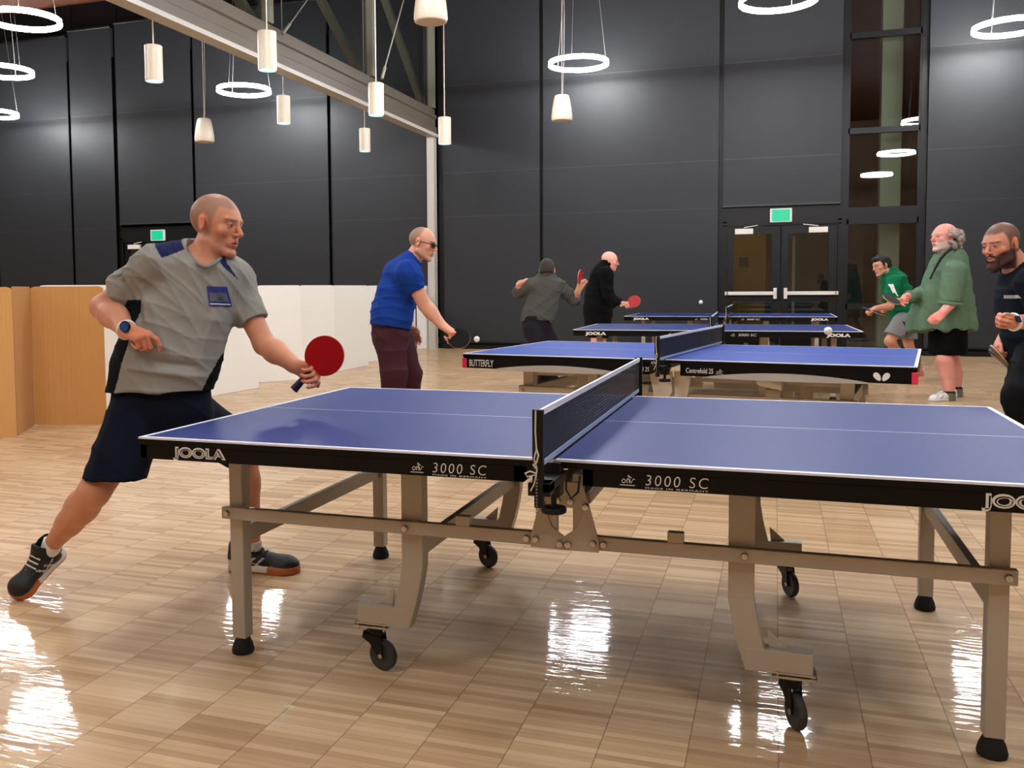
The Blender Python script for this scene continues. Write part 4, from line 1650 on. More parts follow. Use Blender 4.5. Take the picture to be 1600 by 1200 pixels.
# ---- paddle ----------------------------------------------------------------
def paddle(centre, handle_dir, face_n, m_face, m_back, label, s=1.0, dark_handle=False):
    """centre of the blade, direction from blade to handle end, normal of the face that m_face covers"""
    y = nrm(handle_dir)
    z = np.asarray(face_n, float)
    z = nrm(z - y * (z @ y))
    x = np.cross(y, z)
    e = empty('table_tennis_paddle')
    e.matrix_world = Matrix(((x[0] * s, y[0] * s, z[0] * s, centre[0]), (x[1] * s, y[1] * s, z[1] * s, centre[1]), (x[2] * s, y[2] * s, z[2] * s, centre[2]), (0, 0, 0, 1)))
    tag(e, label, 'paddle', 'table tennis paddles')

    def outline(k, cutoff=True):
        pts = []
        for i in range(48):
            a = 2 * math.pi * i / 48
            u, v = k * 0.0755 * math.sin(a), k * 0.079 * -math.cos(a)
            pts.append((u, v))
        return pts
    o1 = outline(1.0)
    MB().prism([(u, v) for u, v in o1], -0.0032, 0.0032, 'z').prism([(-0.03, 0.062), (0.03, 0.062), (0.014, 0.095), (-0.014, 0.095)], -0.0032, 0.0032, 'z').build('blade', M_wood, e, bevel=0.001)
    o2 = [(u, min(v, 0.066)) for u, v in outline(0.985)]
    MB().prism(o2, 0.0032, 0.0068, 'z').build('front_rubber', m_face, e, bevel=0.0006)
    MB().prism(o2, -0.0068, -0.0032, 'z').build('back_rubber', m_back, e, bevel=0.0006)
    h = MB()
    n = 14
    vs, fs = [], []
    prof = [(0.075, 0.013, 0.008), (0.090, 0.0135, 0.011), (0.13, 0.0135, 0.0115), (0.165, 0.0155, 0.012), (0.178, 0.017, 0.012), (0.180, 0.012, 0.008)]
    for (yy, a, b) in prof:
        for k in range(n):
            t = 2 * math.pi * k / n
            vs.append((a * math.cos(t), yy, b * math.sin(t)))
    for i in range(len(prof) - 1):
        for k in range(n):
            l = (k + 1) % n
            fs.append((i * n + k, i * n + l, (i + 1) * n + l, (i + 1) * n + k))
    fs.append(tuple(range(n)))
    fs.append(tuple((len(prof) - 1) * n + k for k in range(n)))
    h.add(vs, fs).build('handle', mat('dark violet grip', srgb(38, 28, 52), 0.5) if dark_handle else M_wood, e, smooth=True)
    return e
# ------------------------------------------------------------------ people: the seven players
SKIN = mat('skin', (1, 1, 1, 1), 0.5, 0, 0.03, 50, bump=0.03, bscale=260, vcol=True, spec=0.35, sss=0.15)
CLOTH = mat('knitted sports fabric', (1, 1, 1, 1), 0.8, 0, 0.05, 60, bump=0.06, bscale=140, vcol=True, spec=0.12, sheen=0.0)
SHOEM = mat('mesh and synthetic shoe upper', (1, 1, 1, 1), 0.55, 0, 0.06, 90, bump=0.1, bscale=300, vcol=True)
SOLEM = mat('moulded shoe sole', (1, 1, 1, 1), 0.45, 0, 0.03, 40, vcol=True)
HAIRM = mat('hair', (1, 1, 1, 1), 0.7, 0, 0.25, 120, bump=0.5, bscale=160, vcol=True, stretch=(1, 1, 0.4))


def flat(c):
    k = L3(srgb(*c))
    return lambda P: np.repeat(k[None], len(P), 0)


def person(label, loc, group=None):
    e = empty('person', (loc[0], loc[1], 0.0))
    tag(e, label, 'person', group)
    return e


def finish(e):
    bpy.context.view_layer.update()
    inv = e.matrix_world.inverted()
    for c in kids(e):
        c.matrix_parent_inverse = inv


def body(e, head, skin, prims, h=0.006, fine=(), hcol=None, jowl=0.0, nose=1.0, extra=(), tint=None, hh=0.003):
    """head = (centre, forward, up, scale); prims = list for the rest"""
    c, fwd, up, s = np.array(head[0]), head[1], head[2], head[3]
    R = head_frame(fwd, up)
    hp, hs, post = head_prims(c, R, s, jowl, nose)
    lo = np.min([p[0][1] for p in hp + prims], 0) - 0.04
    hi = np.max([p[0][2] for p in hp + prims], 0) + 0.04
    F = Field(lo, hi, h, [(c, 0.15 * s, hh)] + list(fine))
    for p, k in prims:
        F.add(p, k)
    for p, k in hp:
        F.add(p, k)
    for p, k in hs:
        F.sub(p, k)
    for p, k in post:
        F.add(p, k)
    P, Q = F.mesh()
    P = relax(P, Q, 1, 0.4)
    sk = L3(srgb(*skin))
    C = np.repeat(sk[None], len(P), 0)
    rg = np.random.RandomState(3)
    m = np.sin(P @ rg.normal(size=3) * 18) * np.sin(P @ rg.normal(size=3) * 23)
    C = C * (1 + 0.05 * m[:, None] * np.array([0.3, 1, 1]))
    if tint:
        C = tint(P, C)
    C = head_color(c, R, s, skin, **(hcol or {}))(P, C)
    return link_mesh('body', P, Q, SKIN, e, C), R


def red_hands(pts, skin, r=0.085):
    t = L3(srgb(*skin)) * np.array([1.10, 0.80, 0.74])

    def f(P, C):
        for p in pts:
            w = np.clip(1.4 - np.linalg.norm(P - np.array(p), axis=1) / r, 0, 1)[:, None] * 0.7
            C = C * (1 - w) + t * w
        return C
    return f


# ================================================================== 1 man in the grey shirt
e = person('man in grey shirt and navy shorts lunging with a red paddle at the nearest table', (-0.5, 0.7))
HM = ((-0.207, 0.769, 1.493), (1.001, -0.032, -0.106), (0.070, 0.065, 0.999), 1.06)
shA, shB = np.array((-0.414, 0.648, 1.328)), np.array((-0.193, 0.865, 1.266))
elA, wrA = np.array((-0.699, 0.669, 1.164)), np.array((-0.437, 0.497, 1.076))
elB, wrB = np.array((-0.050, 0.854, 1.007)), np.array((0.154, 0.769, 0.923))
neckb = np.array((-0.268, 0.760, 1.323))
hipA, hipB = np.array((-0.471, 0.612, 0.739)), np.array((-0.322, 0.724, 0.722))
knA, anA = np.array((-0.523, 0.387, 0.463)), np.array((-0.830, 0.490, 0.205))
knB, anB = np.array((-0.277, 1.043, 0.515)), np.array((-0.218, 1.000, 0.109))
dv = np.array((-0.174, 0.997, -0.011))
dA = nrm(np.array((-0.299, 0.467, 1.044)) - np.array(wrA))
dB = nrm(np.array((0.260, 0.751, 0.907)) - np.array(wrB))
palmB = nrm(np.array((0.005, -0.816, -0.402)))
skinM = np.array((205, 142, 110))
pr = [
    (rc(HM[0], neckb, 0.058, 0.064), 0.03),
    (rc((-0.227, 0.756, 1.390), (-0.261, 0.749, 1.292), 0.062, 0.075), 0.03),
    (chain([((-0.311, 0.740, 1.240), 0.1722), ((-0.346, 0.717, 1.058), 0.1722), ((-0.394, 0.678, 0.877), 0.1722), ((-0.403, 0.667, 0.748), 0.1827)], dv, 0.6), 0.03),
    (rc(shA, shB, 0.055, 0.055), 0.03),
    (rc(shA, elA, 0.058, 0.046), 0.02), (rc(elA, elA + 0.4 * (np.array(wrA) - elA), 0.048, 0.047), 0.02), (rc(elA + 0.35 * (np.array(wrA) - elA), wrA, 0.048, 0.030), 0.02),
    (rc(shB, elB, 0.056, 0.043), 0.02), (rc(elB, elB + 0.35 * (np.array(wrB) - elB), 0.043, 0.046), 0.02), (rc(elB + 0.3 * (np.array(wrB) - elB), wrB, 0.046, 0.029), 0.02),
    (rc(hipA, knA, 0.085, 0.060), 0.03), (rc(knA, knA + 0.3 * (np.array(anA) - knA), 0.056, 0.062), 0.02),
    (rc(knA + 0.25 * (np.array(anA) - knA), knA + 0.6 * (np.array(anA) - knA), 0.062, 0.050), 0.02), (rc(knA + 0.55 * (np.array(anA) - knA), anA, 0.050, 0.033), 0.02),
    (rc(hipB, knB, 0.085, 0.060), 0.03), (rc(knB, knB + 0.35 * (np.array(anB) - knB), 0.054, 0.056), 0.02),
    (rc(knB + 0.3 * (np.array(anB) - knB), anB, 0.056, 0.034), 0.02),
    (rc(anA, (-0.852, 0.491, 0.161), 0.034, 0.026), 0.01), (rc(anB, (-0.212, 1.004, 0.054), 0.034, 0.026), 0.01),
    (ell((-0.565, 0.596, 1.134), head_frame(np.array(wrA) - elA, (0, 0, 1)), np.array([0.042, 0.11, 0.05])), 0.02),
]
pr += hand_prims(wrA, dA, (-0.307, 0.429, -0.781), 1, 1.04, curl=((0.35, 0.9, 0.5), (1.2, 1.3, 0.8), (1.3, 1.4, 0.9), (1.35, 1.4, 0.9)), thumb=(0.35, 0.2), thumb_out=0.35)
pr += hand_prims(wrB, dB, palmB, 1, 1.02, curl=((0.85, 0.9, 0.5), (1.1, 1.2, 0.8), (1.2, 1.25, 0.9), (1.2, 1.3, 0.9)), thumb=(0.30, 0.15), thumb_out=0.42)
body(e, HM, skinM, pr, 0.0065, [(np.array(wrA) + 0.07 * dA, 0.11, 0.0035), (np.array(wrB) + 0.07 * dB, 0.11, 0.0035)],
     dict(buzz=((132, 108, 94), 0.7), brow=(120, 84, 66), beard=((166, 118, 100), 0.35)), tint=red_hands([np.array(wrA) + 0.1 * dA, np.array(wrB) + 0.1 * dB], skinM))

GREY, NAVY, BLK = L3(srgb(142, 140, 132)), L3(srgb(26, 34, 72)), L3(srgb(12, 13, 17))
hemn = np.array((0.031, -0.053, -0.998))
tors = chain([((-0.316, 0.739, 1.248), 0.1931), ((-0.352, 0.720, 1.136), 0.2035), ((-0.381, 0.691, 1.007), 0.2082), ((-0.406, 0.666, 0.904), 0.2128), ((-0.426, 0.652, 0.788), 0.2180)], dv, 0.66)
slA = cut(rc(shA, elA, 0.076, 0.080), (-0.598, 0.643, 1.227), nrm(np.array(elA) - shA))
slB = cut(rc(shB, elB, 0.075, 0.060), (-0.129, 0.854, 1.085), nrm(np.array(elB) - shB))
ps = [(cut(tors, (-0.405, 0.661, 0.824), hemn), 0.02), (rc(shA, shB, 0.072, 0.070), 0.03), (rc((-0.337, 0.736, 1.319), (-0.195, 0.803, 1.297), 0.088, 0.082), 0.04),
      (slA, 0.07), (slB, 0.06)]
nk = np.array((-0.234, 0.753, 1.369))
fold0 = folds(11, 0.0042, 24, nrm(np.array((0.462, 0.217, 0.995))), 0.8)


def wave_main(P, N):
    d = fold0(P, N)
    # drag folds from the right chest down to the waist and creases above the hem
    for (a, b, w, am) in (((-0.141, 0.688, 1.189), (-0.103, 0.716, 1.099), 0.010, -0.010), ((-0.176, 0.671, 1.113), (-0.185, 0.549, 0.895), 0.020, 0.010), ((-0.127, 0.684, 1.062), (-0.161, 0.662, 0.885), 0.018, 0.010),
                          ((-0.453, 0.514, 0.929), (-0.168, 0.607, 0.890), 0.012, 0.009), ((-0.418, 0.528, 0.967), (-0.216, 0.594, 0.935), 0.012, -0.008), ((-0.515, 0.568, 1.267), (-0.436, 0.584, 1.115), 0.012, -0.012),
                          ((-0.400, 0.580, 1.191), (-0.287, 0.540, 0.968), 0.025, 0.006), ((-0.431, 0.594, 1.241), (-0.412, 0.592, 1.115), 0.012, 0.008)):
        a, b = np.array(a), np.array(b)
        ab = b - a
        t = np.clip(((P - a) @ ab) / (ab @ ab), 0, 1)
        r = P - a - t[:, None] * ab
        r = r - (r @ FWD)[:, None] * FWD * 0.85
        dd = np.linalg.norm(r, axis=1)
        d = d + am * np.exp(-(dd / w) ** 2)
    return d


def col_main(P):
    C = np.repeat(GREY[None], len(P), 0)
    xr, zu, yf = P @ RGT, P @ UPV, P @ FWD

    def seg(a, b):
        a, b = np.array(a), np.array(b)
        ab = b - a
        return np.clip(((P - a) @ ab) / (ab @ ab), 0, 1), a, ab
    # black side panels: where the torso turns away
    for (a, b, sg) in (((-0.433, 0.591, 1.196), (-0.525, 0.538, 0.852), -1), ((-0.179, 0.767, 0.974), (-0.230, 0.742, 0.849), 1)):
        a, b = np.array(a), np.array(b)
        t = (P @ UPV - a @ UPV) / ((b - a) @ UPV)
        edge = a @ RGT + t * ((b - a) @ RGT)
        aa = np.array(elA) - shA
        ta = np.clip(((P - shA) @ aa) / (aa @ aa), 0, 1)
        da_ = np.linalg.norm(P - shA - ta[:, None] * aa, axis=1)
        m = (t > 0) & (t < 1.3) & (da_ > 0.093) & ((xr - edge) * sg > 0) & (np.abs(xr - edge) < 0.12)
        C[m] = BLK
    # navy shoulder inserts
    for (tri) in (((-0.355, 0.627, 1.357), (-0.462, 0.755, 1.434), (-0.367, 0.787, 1.446), (-0.283, 0.653, 1.395)), ((-0.206, 0.783, 1.372), (-0.177, 0.793, 1.375), (-0.161, 0.796, 1.338), (-0.093, 0.730, 1.269), (-0.147, 0.715, 1.326))):
        V = np.array(tri)
        u, v = V @ RGT, V @ UPV
        ins = np.zeros(len(P), bool)
        n = len(V)
        x, y = xr, zu
        j = n - 1
        for i in range(n):
            c = ((v[i] > y) != (v[j] > y)) & (x < (u[j] - u[i]) * (y - v[i]) / (v[j] - v[i] + 1e-9) + u[i])
            ins ^= c
            j = i
        C[ins] = NAVY
    return C


shirt = solid('shirt', ps, 0.0045, CLOTH, e, subs=[(rc((-0.235, 0.732, 1.387), (-0.221, 0.744, 1.497), 0.078, 0.09), 0.006), (rc((-0.215, 0.696, 1.372), (-0.188, 0.667, 1.441), 0.050, 0.06), 0.012)], wave=wave_main, col=col_main, it=2, fine=[(np.array((-0.215, 0.736, 1.343)), 0.16, 0.0045)])
# collar rib
cl = MB()
ring_ = [np.array(q) for q in ((-0.353, 0.780, 1.433), (-0.288, 0.693, 1.386), (-0.231, 0.657, 1.344), (-0.178, 0.652, 1.322), (-0.160, 0.691, 1.343), (-0.185, 0.769, 1.374), (-0.267, 0.860, 1.411), (-0.346, 0.867, 1.439))]
nr = len(ring_)
cpts = []
for i in range(nr):
    p0, p1, p2, p3 = ring_[i - 1], ring_[i], ring_[(i + 1) % nr], ring_[(i + 2) % nr]
    for t in (0, 0.25, 0.5, 0.75):
        cpts.append(tuple(0.5 * (2 * p1 + (p2 - p0) * t + (2 * p0 - 5 * p1 + 4 * p2 - p3) * t * t + (3 * p1 - p0 - 3 * p2 + p3) * t ** 3)))
cl.tube(cpts, 0.0075, 8, closed=True)
cl.build('collar', mat('grey rib collar', srgb(128, 127, 120), 0.85), shirt, smooth=True)
# chest badge
bc = np.array((-0.131, 0.655, 1.207))
bx, bz = nrm(np.array((0.839, 0.646, -0.058))), nrm(np.array((0.016, 0.132, 0.994)))
by = np.cross(bz, bx)
mb4 = Matrix(((bx[0], by[0], bz[0], bc[0]), (bx[1], by[1], bz[1], bc[1]), (bx[2], by[2], bz[2], bc[2]), (0, 0, 0, 1)))


def surf_y(o_shirt, pt, rayd):
    dg = bpy.context.evaluated_depsgraph_get()
    ok, loc, n, _ = o_shirt.ray_cast(Vector(pt) - Vector(rayd) * 1.0, Vector(rayd))
    return (loc, n) if ok else (Vector(pt), -Vector(rayd))


def on_shirt(o_shirt, centre, half_w, half_h, name, m, parent, nx=8, nz=8, lift=0.004, skew=0.0, xo=0.0, zo=0.0):
    """patch laid on the cloth surface"""
    vs, fs = [], []
    for j in range(nz + 1):
        for i in range(nx + 1):
            a, b = (i / nx * 2 - 1), (j / nz * 2 - 1)
            p = np.array(centre) + (a * half_w + skew * b * half_h + xo) * RGT + (b * half_h + zo) * UPV
            loc, n = surf_y(o_shirt, p, FWD)
            q = loc - Vector(FWD) * lift
            vs.append(tuple(q))
    for j in range(nz):
        for i in range(nx):
            k = j * (nx + 1) + i
            fs.append((k, k + 1, k + nx + 2, k + nx + 1))
    o = MB().add(vs, fs).build(name, m, parent, smooth=True)
    return o


bd = on_shirt(shirt, (-0.151, 0.685, 1.206), 0.0350, 0.0388, 'badge', mat('royal blue print', srgb(36, 48, 132), 0.5), shirt, skew=-0.12)
on_shirt(shirt, (-0.151, 0.685, 1.206), 0.0300, 0.0175, 'badge_print', mat('grey print', srgb(92, 98, 112), 0.5), bd, skew=-0.12, lift=0.006, zo=-0.003)
on_shirt(shirt, (-0.151, 0.685, 1.206), 0.0313, 0.0023, 'badge_line', M_white, bd, skew=-0.12, lift=0.006, zo=-0.030, xo=0.004)
# sleeve mark
on_shirt(shirt, (-0.530, 0.565, 1.300), 0.0100, 0.0100, 'sleeve_mark', mat('dark grey print', srgb(84, 86, 84), 0.5), shirt, nx=3, nz=3, skew=0.8)

# shorts
SH = L3(srgb(9, 13, 30))
hemA = nrm(np.array((-0.035, -0.075, -0.998)))
thA = rc((-0.495, 0.614, 0.730), (-0.477, 0.413, 0.456), 0.1165, 0.1111, dv, 1.0)
thB = rc((-0.339, 0.740, 0.719), knB, 0.1096, 0.0990)
sp = [(cut(chain([((-0.421, 0.668, 0.852), 0.2030), ((-0.417, 0.662, 0.735), 0.2186)], dv, 0.62), (-0.409, 0.659, 0.644), hemA), 0.02),
      (cut(thA, (-0.480, 0.426, 0.508), hemA), 0.02), (cut(thB, np.array(knB) - 0.03 * nrm(np.array(knB) - hipB), nrm(np.array(knB) - hipB)), 0.012)]
solid('shorts', sp, 0.007, CLOTH, e, wave=folds(5, 0.0045, 16, (0.944, 0.340, 0.392), 0.7), col=lambda P: np.repeat(SH[None], len(P), 0), it=2)
# socks and shoes
for (a, b, nm) in ((anA, (-0.855, 0.490, 0.156), 0), (anB, (-0.212, 1.003, 0.043), 0)):
    a, b = np.array(a), np.array(b)
    solid('sock', [(cut(rc(a - 0.02 * nrm(b - a), b, 0.041, 0.036), a - 0.3 * (b - a), nrm(a - b)), 0.01)], 0.005, CLOTH, e, col=flat((225, 224, 222)))


def shoe_col(q, L):
    C = np.repeat(L3(srgb(7, 7, 9))[None], len(q), 0)
    y, z, x = q[:, 1] / L, q[:, 2], q[:, 0]
    g = L3(srgb(205, 203, 206))
    # pale stripes on the side, pale heel
    for k in (0.34, 0.46):
        d = np.abs((y - k) - (z - 0.045) * 3.2)
        C[(d < 0.016) & (z > 0.022) & (z < 0.068) & (np.abs(x) > 0.018)] = g
    for (y0, z0) in ((0.28, 0.062),):
        d = np.abs((z - z0) + (y - y0) * 0.14)
        C[(d < 0.0028) & (y > 0.26) & (y < 0.52) & (np.abs(x) > 0.018)] = g
    C[(y < 0.10) & (z < 0.055)] = g
    C[(y > 0.62) & (z < 0.042 - 0.02 * (y - 0.62)) & (z > 0.034)] = L3(srgb(52, 54, 62))
    return C


def sole_col(q, L):
    C = np.repeat(L3(srgb(214, 208, 202))[None], len(q), 0)
    y, z = q[:, 1] / L, q[:, 2]
    C[(y > 0.60) | (z < 0.009)] = L3(srgb(176, 98, 44))
    return C


shoe('shoe', (-0.855, 0.574, 0.148), (-0.919, 0.379, 0.0), (0.037, -0.795, 0.599), SHOEM, SOLEM, e, 1.22, 0.0045, shoe_col, sole_col, tongue=False)
shoe('shoe', (-0.328, 0.976, 0.0), (-0.007, 1.037, 0.0), (0, 0, 1), SHOEM, SOLEM, e, 1.25, 0.0045, shoe_col, sole_col)
# watch
wn = nrm(np.array((0.080, -1.032, -0.038)))
fa = nrm(np.array(wrA) - elA)
wc = np.array(wrA) - 0.012 * fa
s1 = nrm(np.cross(fa, wn))
s2 = np.cross(s1, fa)
wt = MB().tube([tuple(wc + 0.036 * math.cos(a) * s1 + 0.034 * math.sin(a) * s2) for a in np.linspace(0, 2 * math.pi, 24, endpoint=False)], 0.006, 8, closed=True)
wt = wt.build('wristwatch', mat('white strap', srgb(235, 233, 228), 0.5), e, smooth=True)
fc = np.array((-0.412, 0.454, 1.094))
fa2 = np.cross(wn, s1)
d4 = Matrix(((s1[0], fa2[0], wn[0], fc[0]), (s1[1], fa2[1], wn[1], fc[1]), (s1[2], fa2[2], wn[2], fc[2]), (0, 0, 0, 1)))
MB().lathe([(0.001, -0.006), (0.021, -0.006), (0.023, 0.0), (0.021, 0.005), (0.018, 0.006)], n=28).build('watch_case', M_black, wt, smooth=True, mtx=d4)
MB().lathe([(0.001, 0.0064), (0.0175, 0.0062)], n=28, cap=False).build('watch_dial', mat('watch screen', srgb(14, 36, 74), 0.2, emit=srgb(40, 110, 190), estr=0.06), wt, mtx=d4)
finish(e)
hd = nrm(np.array((0.184, 0.723, 0.865)) - np.array((0.285, 0.742, 0.973)))
paddle((0.285, 0.742, 0.973), hd, (0.362, -0.925, 0.159), M_red, M_blackr, 'dark red paddle in the hand of the man in the grey shirt, nearest the camera', 1.03, dark_handle=True)

# ================================================================== 2 man in the blue shirt
e = person('man in royal blue shirt, maroon trousers and dark glasses leaning forward', (-0.6, 3.4))
H2 = ((-0.412, 3.556, 1.546), (0.967, 0.035, -0.211), (0.177, 0.122, 0.997), 0.96)
sh2, el2, wr2 = np.array((-0.444, 3.363, 1.333)), np.array((-0.344, 3.414, 1.117)), np.array((-0.212, 3.397, 0.981))
shf, elf, wrf = np.array((-0.634, 3.701, 1.339)), np.array((-0.670, 3.779, 1.096)), np.array((-0.579, 3.716, 0.948))
skin2 = np.array((222, 164, 138))
d2 = nrm(np.array((-0.126, 3.390, 0.930)) - np.array(wr2))
d2f = nrm(np.array((-0.531, 3.707, 0.892)) - np.array(wrf))
fz = np.array((-0.268, 0.963, -0.060))
pr = [
    (rc(H2[0], (-0.493, 3.542, 1.425), 0.056, 0.062), 0.03),
    (chain([((-0.530, 3.526, 1.372), 0.0993), ((-0.579, 3.496, 1.147), 0.1173), ((-0.620, 3.471, 0.967), 0.1128)], fz, 1.15), 0.03),
    (rc(sh2, shf, 0.055, 0.055), 0.03), (rc(sh2, el2, 0.058, 0.046), 0.02),
    (rc(el2, el2 + 0.4 * (np.array(wr2) - el2), 0.046, 0.046), 0.02), (rc(el2 + 0.3 * (np.array(wr2) - el2), wr2, 0.047, 0.031), 0.02),
    (rc(shf, elf, 0.05, 0.042), 0.02), (rc(elf, wrf, 0.042, 0.028), 0.02),
    (rc((-0.594, 3.410, 0.880), (-0.569, 3.399, 0.568), 0.07, 0.055), 0.02), (rc((-0.569, 3.399, 0.568), (-0.597, 3.380, 0.082), 0.05, 0.035), 0.02),
    (rc((-0.623, 3.590, 0.861), (-0.524, 3.582, 0.550), 0.08, 0.055), 0.02), (rc((-0.524, 3.582, 0.550), (-0.550, 3.607, 0.082), 0.05, 0.035), 0.02),
]
pr += hand_prims(wr2, d2, (-0.418, 0.129, -0.764), 1, 1.15, curl=((0.75, 0.5, 0.2), (1.1, 1.0, 0.6), (1.2, 1.2, 0.8), (1.2, 1.2, 0.8)), thumb=(0.5, 0.3))
pr += hand_prims(wrf, d2f, (-0.028, -0.870, -0.249), -1, 0.95, curl=(0.3, 0.35, 0.4, 0.4), thumb=(0.3, 0.2))
_, R2 = body(e, H2, skin2, pr, 0.008, [(np.array(wr2) + 0.07 * d2, 0.1, 0.004)], dict(buzz=((130, 112, 96), 0.75), baldfront=0.05, brow=(110, 84, 66)), jowl=0.010,
             tint=red_hands([np.array(wr2) + 0.1 * d2], skin2))
BL = np.array((24, 62, 148))
tor = chain([((-0.518, 3.532, 1.399), 0.0903), ((-0.556, 3.515, 1.327), 0.1264), ((-0.588, 3.496, 1.192), 0.1399), ((-0.616, 3.478, 1.057), 0.1444), ((-0.632, 3.463, 0.899), 0.1444)], fz, 1.2)
ps = [(cut(tor, (-0.632, 3.466, 0.963), (-0.139, -0.110, -0.997)), 0.02), (rc(sh2, shf, 0.082, 0.07), 0.06), (rc((-0.463, 3.555, 1.470), (-0.505, 3.536, 1.399), 0.062, 0.085), 0.03),
      (cut(rc(sh2, el2, 0.070, 0.064), (-0.404, 3.379, 1.214), nrm(np.array(el2) - sh2)), 0.08), (cut(rc(shf, elf, 0.075, 0.065), (-0.656, 3.748, 1.199), nrm(np.array(elf) - shf)), 0.02)]
f2 = folds(21, 0.0055, 22, (0.367, 0.186, 0.995), 0.9)
solid('shirt', ps, 0.008, CLOTH, e, col=flat(BL), wave=f2, it=2, subs=[(rc((-0.463, 3.554, 1.452), (-0.387, 3.586, 1.560), 0.062, 0.07), 0.006)])
MA = np.array((66, 34, 42))
tr_ = [(cut(chain([((-0.633, 3.468, 0.990), 0.1331), ((-0.623, 3.464, 0.877), 0.1309)], fz, 1.1), (-0.626, 3.459, 0.809), (0.012, -0.059, -0.998)), 0.02),
       (chain([((-0.603, 3.408, 0.880), 0.1155), ((-0.559, 3.365, 0.638), 0.0933), ((-0.576, 3.365, 0.392), 0.0755), ((-0.589, 3.364, 0.113), 0.0622)]), 0.02),
       (chain([((-0.623, 3.590, 0.861), 0.1192), ((-0.534, 3.583, 0.619), 0.0871), ((-0.534, 3.588, 0.364), 0.0733), ((-0.550, 3.609, 0.110), 0.0596)]), 0.02)]
solid('trousers', tr_, 0.009, CLOTH, e, col=flat(MA), wave=folds(8, 0.006, 18, (0.272, 0.154, 0.996), 0.8), it=2)
shoe('shoe', (-0.643, 3.360, -0.003), (-0.386, 3.381, -0.019), (0, 0, 1), SHOEM, SOLEM, e, 1.0, 0.008, lambda q, L: np.repeat(L3(srgb(30, 30, 34))[None], len(q), 0), lambda q, L: np.repeat(L3(srgb(200, 200, 198))[None], len(q), 0))
shoe('shoe', (-0.601, 3.606, 0.005), (-0.335, 3.610, -0.000), (0, 0, 1), SHOEM, SOLEM, e, 1.0, 0.008, lambda q, L: np.repeat(L3(srgb(30, 30, 34))[None], len(q), 0), lambda q, L: np.repeat(L3(srgb(200, 200, 198))[None], len(q), 0))


def glasses(e, H, R, s, lens, frame, full=True):
    c = np.array(H[0])

    def W(x, y, z):
        return tuple(c + s * (x * R[0] + y * R[1] + z * R[2]))
    g = MB()
    for q in (-1, 1):
        g.tube([W(q * (0.033 + 0.024 * math.cos(a)), 0.104 - 0.012 * abs(0.033 + 0.024 * math.cos(a)) / 0.05, 0.0 + 0.016 * math.sin(a)) for a in np.linspace(0, 2 * math.pi, 20, endpoint=False)], 0.0026 * s, 6, closed=True)
        g.tube([W(q * 0.057, 0.092, 0.006), W(q * 0.076, 0.06, 0.006), W(q * 0.082, -0.01, 0.008), W(q * 0.082, -0.025, -0.008)], 0.0025 * s, 6)
    g.tube([W(-0.010, 0.112, 0.004), W(0, 0.115, 0.006), W(0.010, 0.112, 0.004)], 0.002 * s, 6)
    o = g.build('glasses', frame, e, smooth=True)
    for q in (-1, 1):
        l = MB()
        vs = [W(q * (0.033 + 0.023 * math.cos(a)), 0.103 - 0.012 * abs(0.033 + 0.023 * math.cos(a)) / 0.05, 0.015 * math.sin(a)) for a in np.linspace(0, 2 * math.pi, 20, endpoint=False)]
        vb = [tuple(np.array(v) - 0.002 * R[1]) for v in vs]
        n = len(vs)
        l.add(vs + vb, [tuple(range(n)), tuple(range(n, 2 * n))[::-1]] + [(i, (i + 1) % n, n + (i + 1) % n, n + i) for i in range(n)])
        l.build('lens', lens, o)
    return o


glasses(e, H2, R2, 0.96, mat('tinted lens', srgb(34, 38, 40), 0.08), M_black)
finish(e)
paddle((-0.086, 3.380, 0.892), nrm(np.array((-0.164, 3.379, 0.948)) - np.array((-0.071, 3.364, 0.893))), (0.551, -0.856, 0.258), M_blackr, M_redb, 'black paddle in the hand of the man in the blue shirt', 1.0)

# ================================================================== 3 man in the dark grey sweater, back turned
e = person('man in grey long sleeved sweater seen from behind with raised arms', (-2.6, 8.3))
D3 = 10.5
H3 = ((-0.565, 7.849, 1.432), (-0.079, 1.026, -0.062), (-0.009, 0.113, 0.995), 1.12)
sL, eL, wL = np.array((-0.731, 7.783, 1.267)), np.array((-0.912, 7.822, 1.179)), np.array((-0.858, 7.742, 1.290))
sR, eR, wR = np.array((-0.436, 7.880, 1.250)), np.array((-0.276, 7.976, 1.093)), np.array((-0.207, 7.901, 1.204))
skin3 = np.array((214, 158, 132))
dL = nrm(np.array((-0.780, 7.824, 1.342)) - np.array(wL))
dR = nrm(np.array((-0.181, 7.883, 1.292)) - np.array(wR))
f3 = np.array((-0.126, 1.010, -0.061))
pr = [(rc(H3[0], (-0.570, 7.839, 1.317), 0.062, 0.07), 0.03), (rc(sL, sR, 0.06, 0.06), 0.03),
      (chain([((-0.590, 7.827, 1.229), 0.13), ((-0.642, 7.787, 0.874), 0.14)], f3, 0.7), 0.03),
      (rc(sL, eL, 0.055, 0.05), 0.02), (rc(eL, wL, 0.05, 0.034), 0.02), (rc(sR, eR, 0.055, 0.05), 0.02), (rc(eR, wR, 0.052, 0.034), 0.02),
      (rc((-0.691, 7.711, 0.752), (-0.548, 7.529, 0.464), 0.09, 0.065), 0.02), (rc((-0.548, 7.529, 0.464), (-0.622, 7.852, 0.125), 0.06, 0.04), 0.02),
      (rc((-0.617, 7.839, 0.724), (-0.439, 7.724, 0.474), 0.07, 0.065), 0.02), (rc((-0.439, 7.724, 0.474), (-0.499, 7.786, 0.105), 0.06, 0.04), 0.02)]
pr += hand_prims(wL, dL, (0.169, 0.105, -0.906), 1, 1.1, curl=(0.5, 0.6, 0.7, 0.8), thumb=(0.4, 0.3))
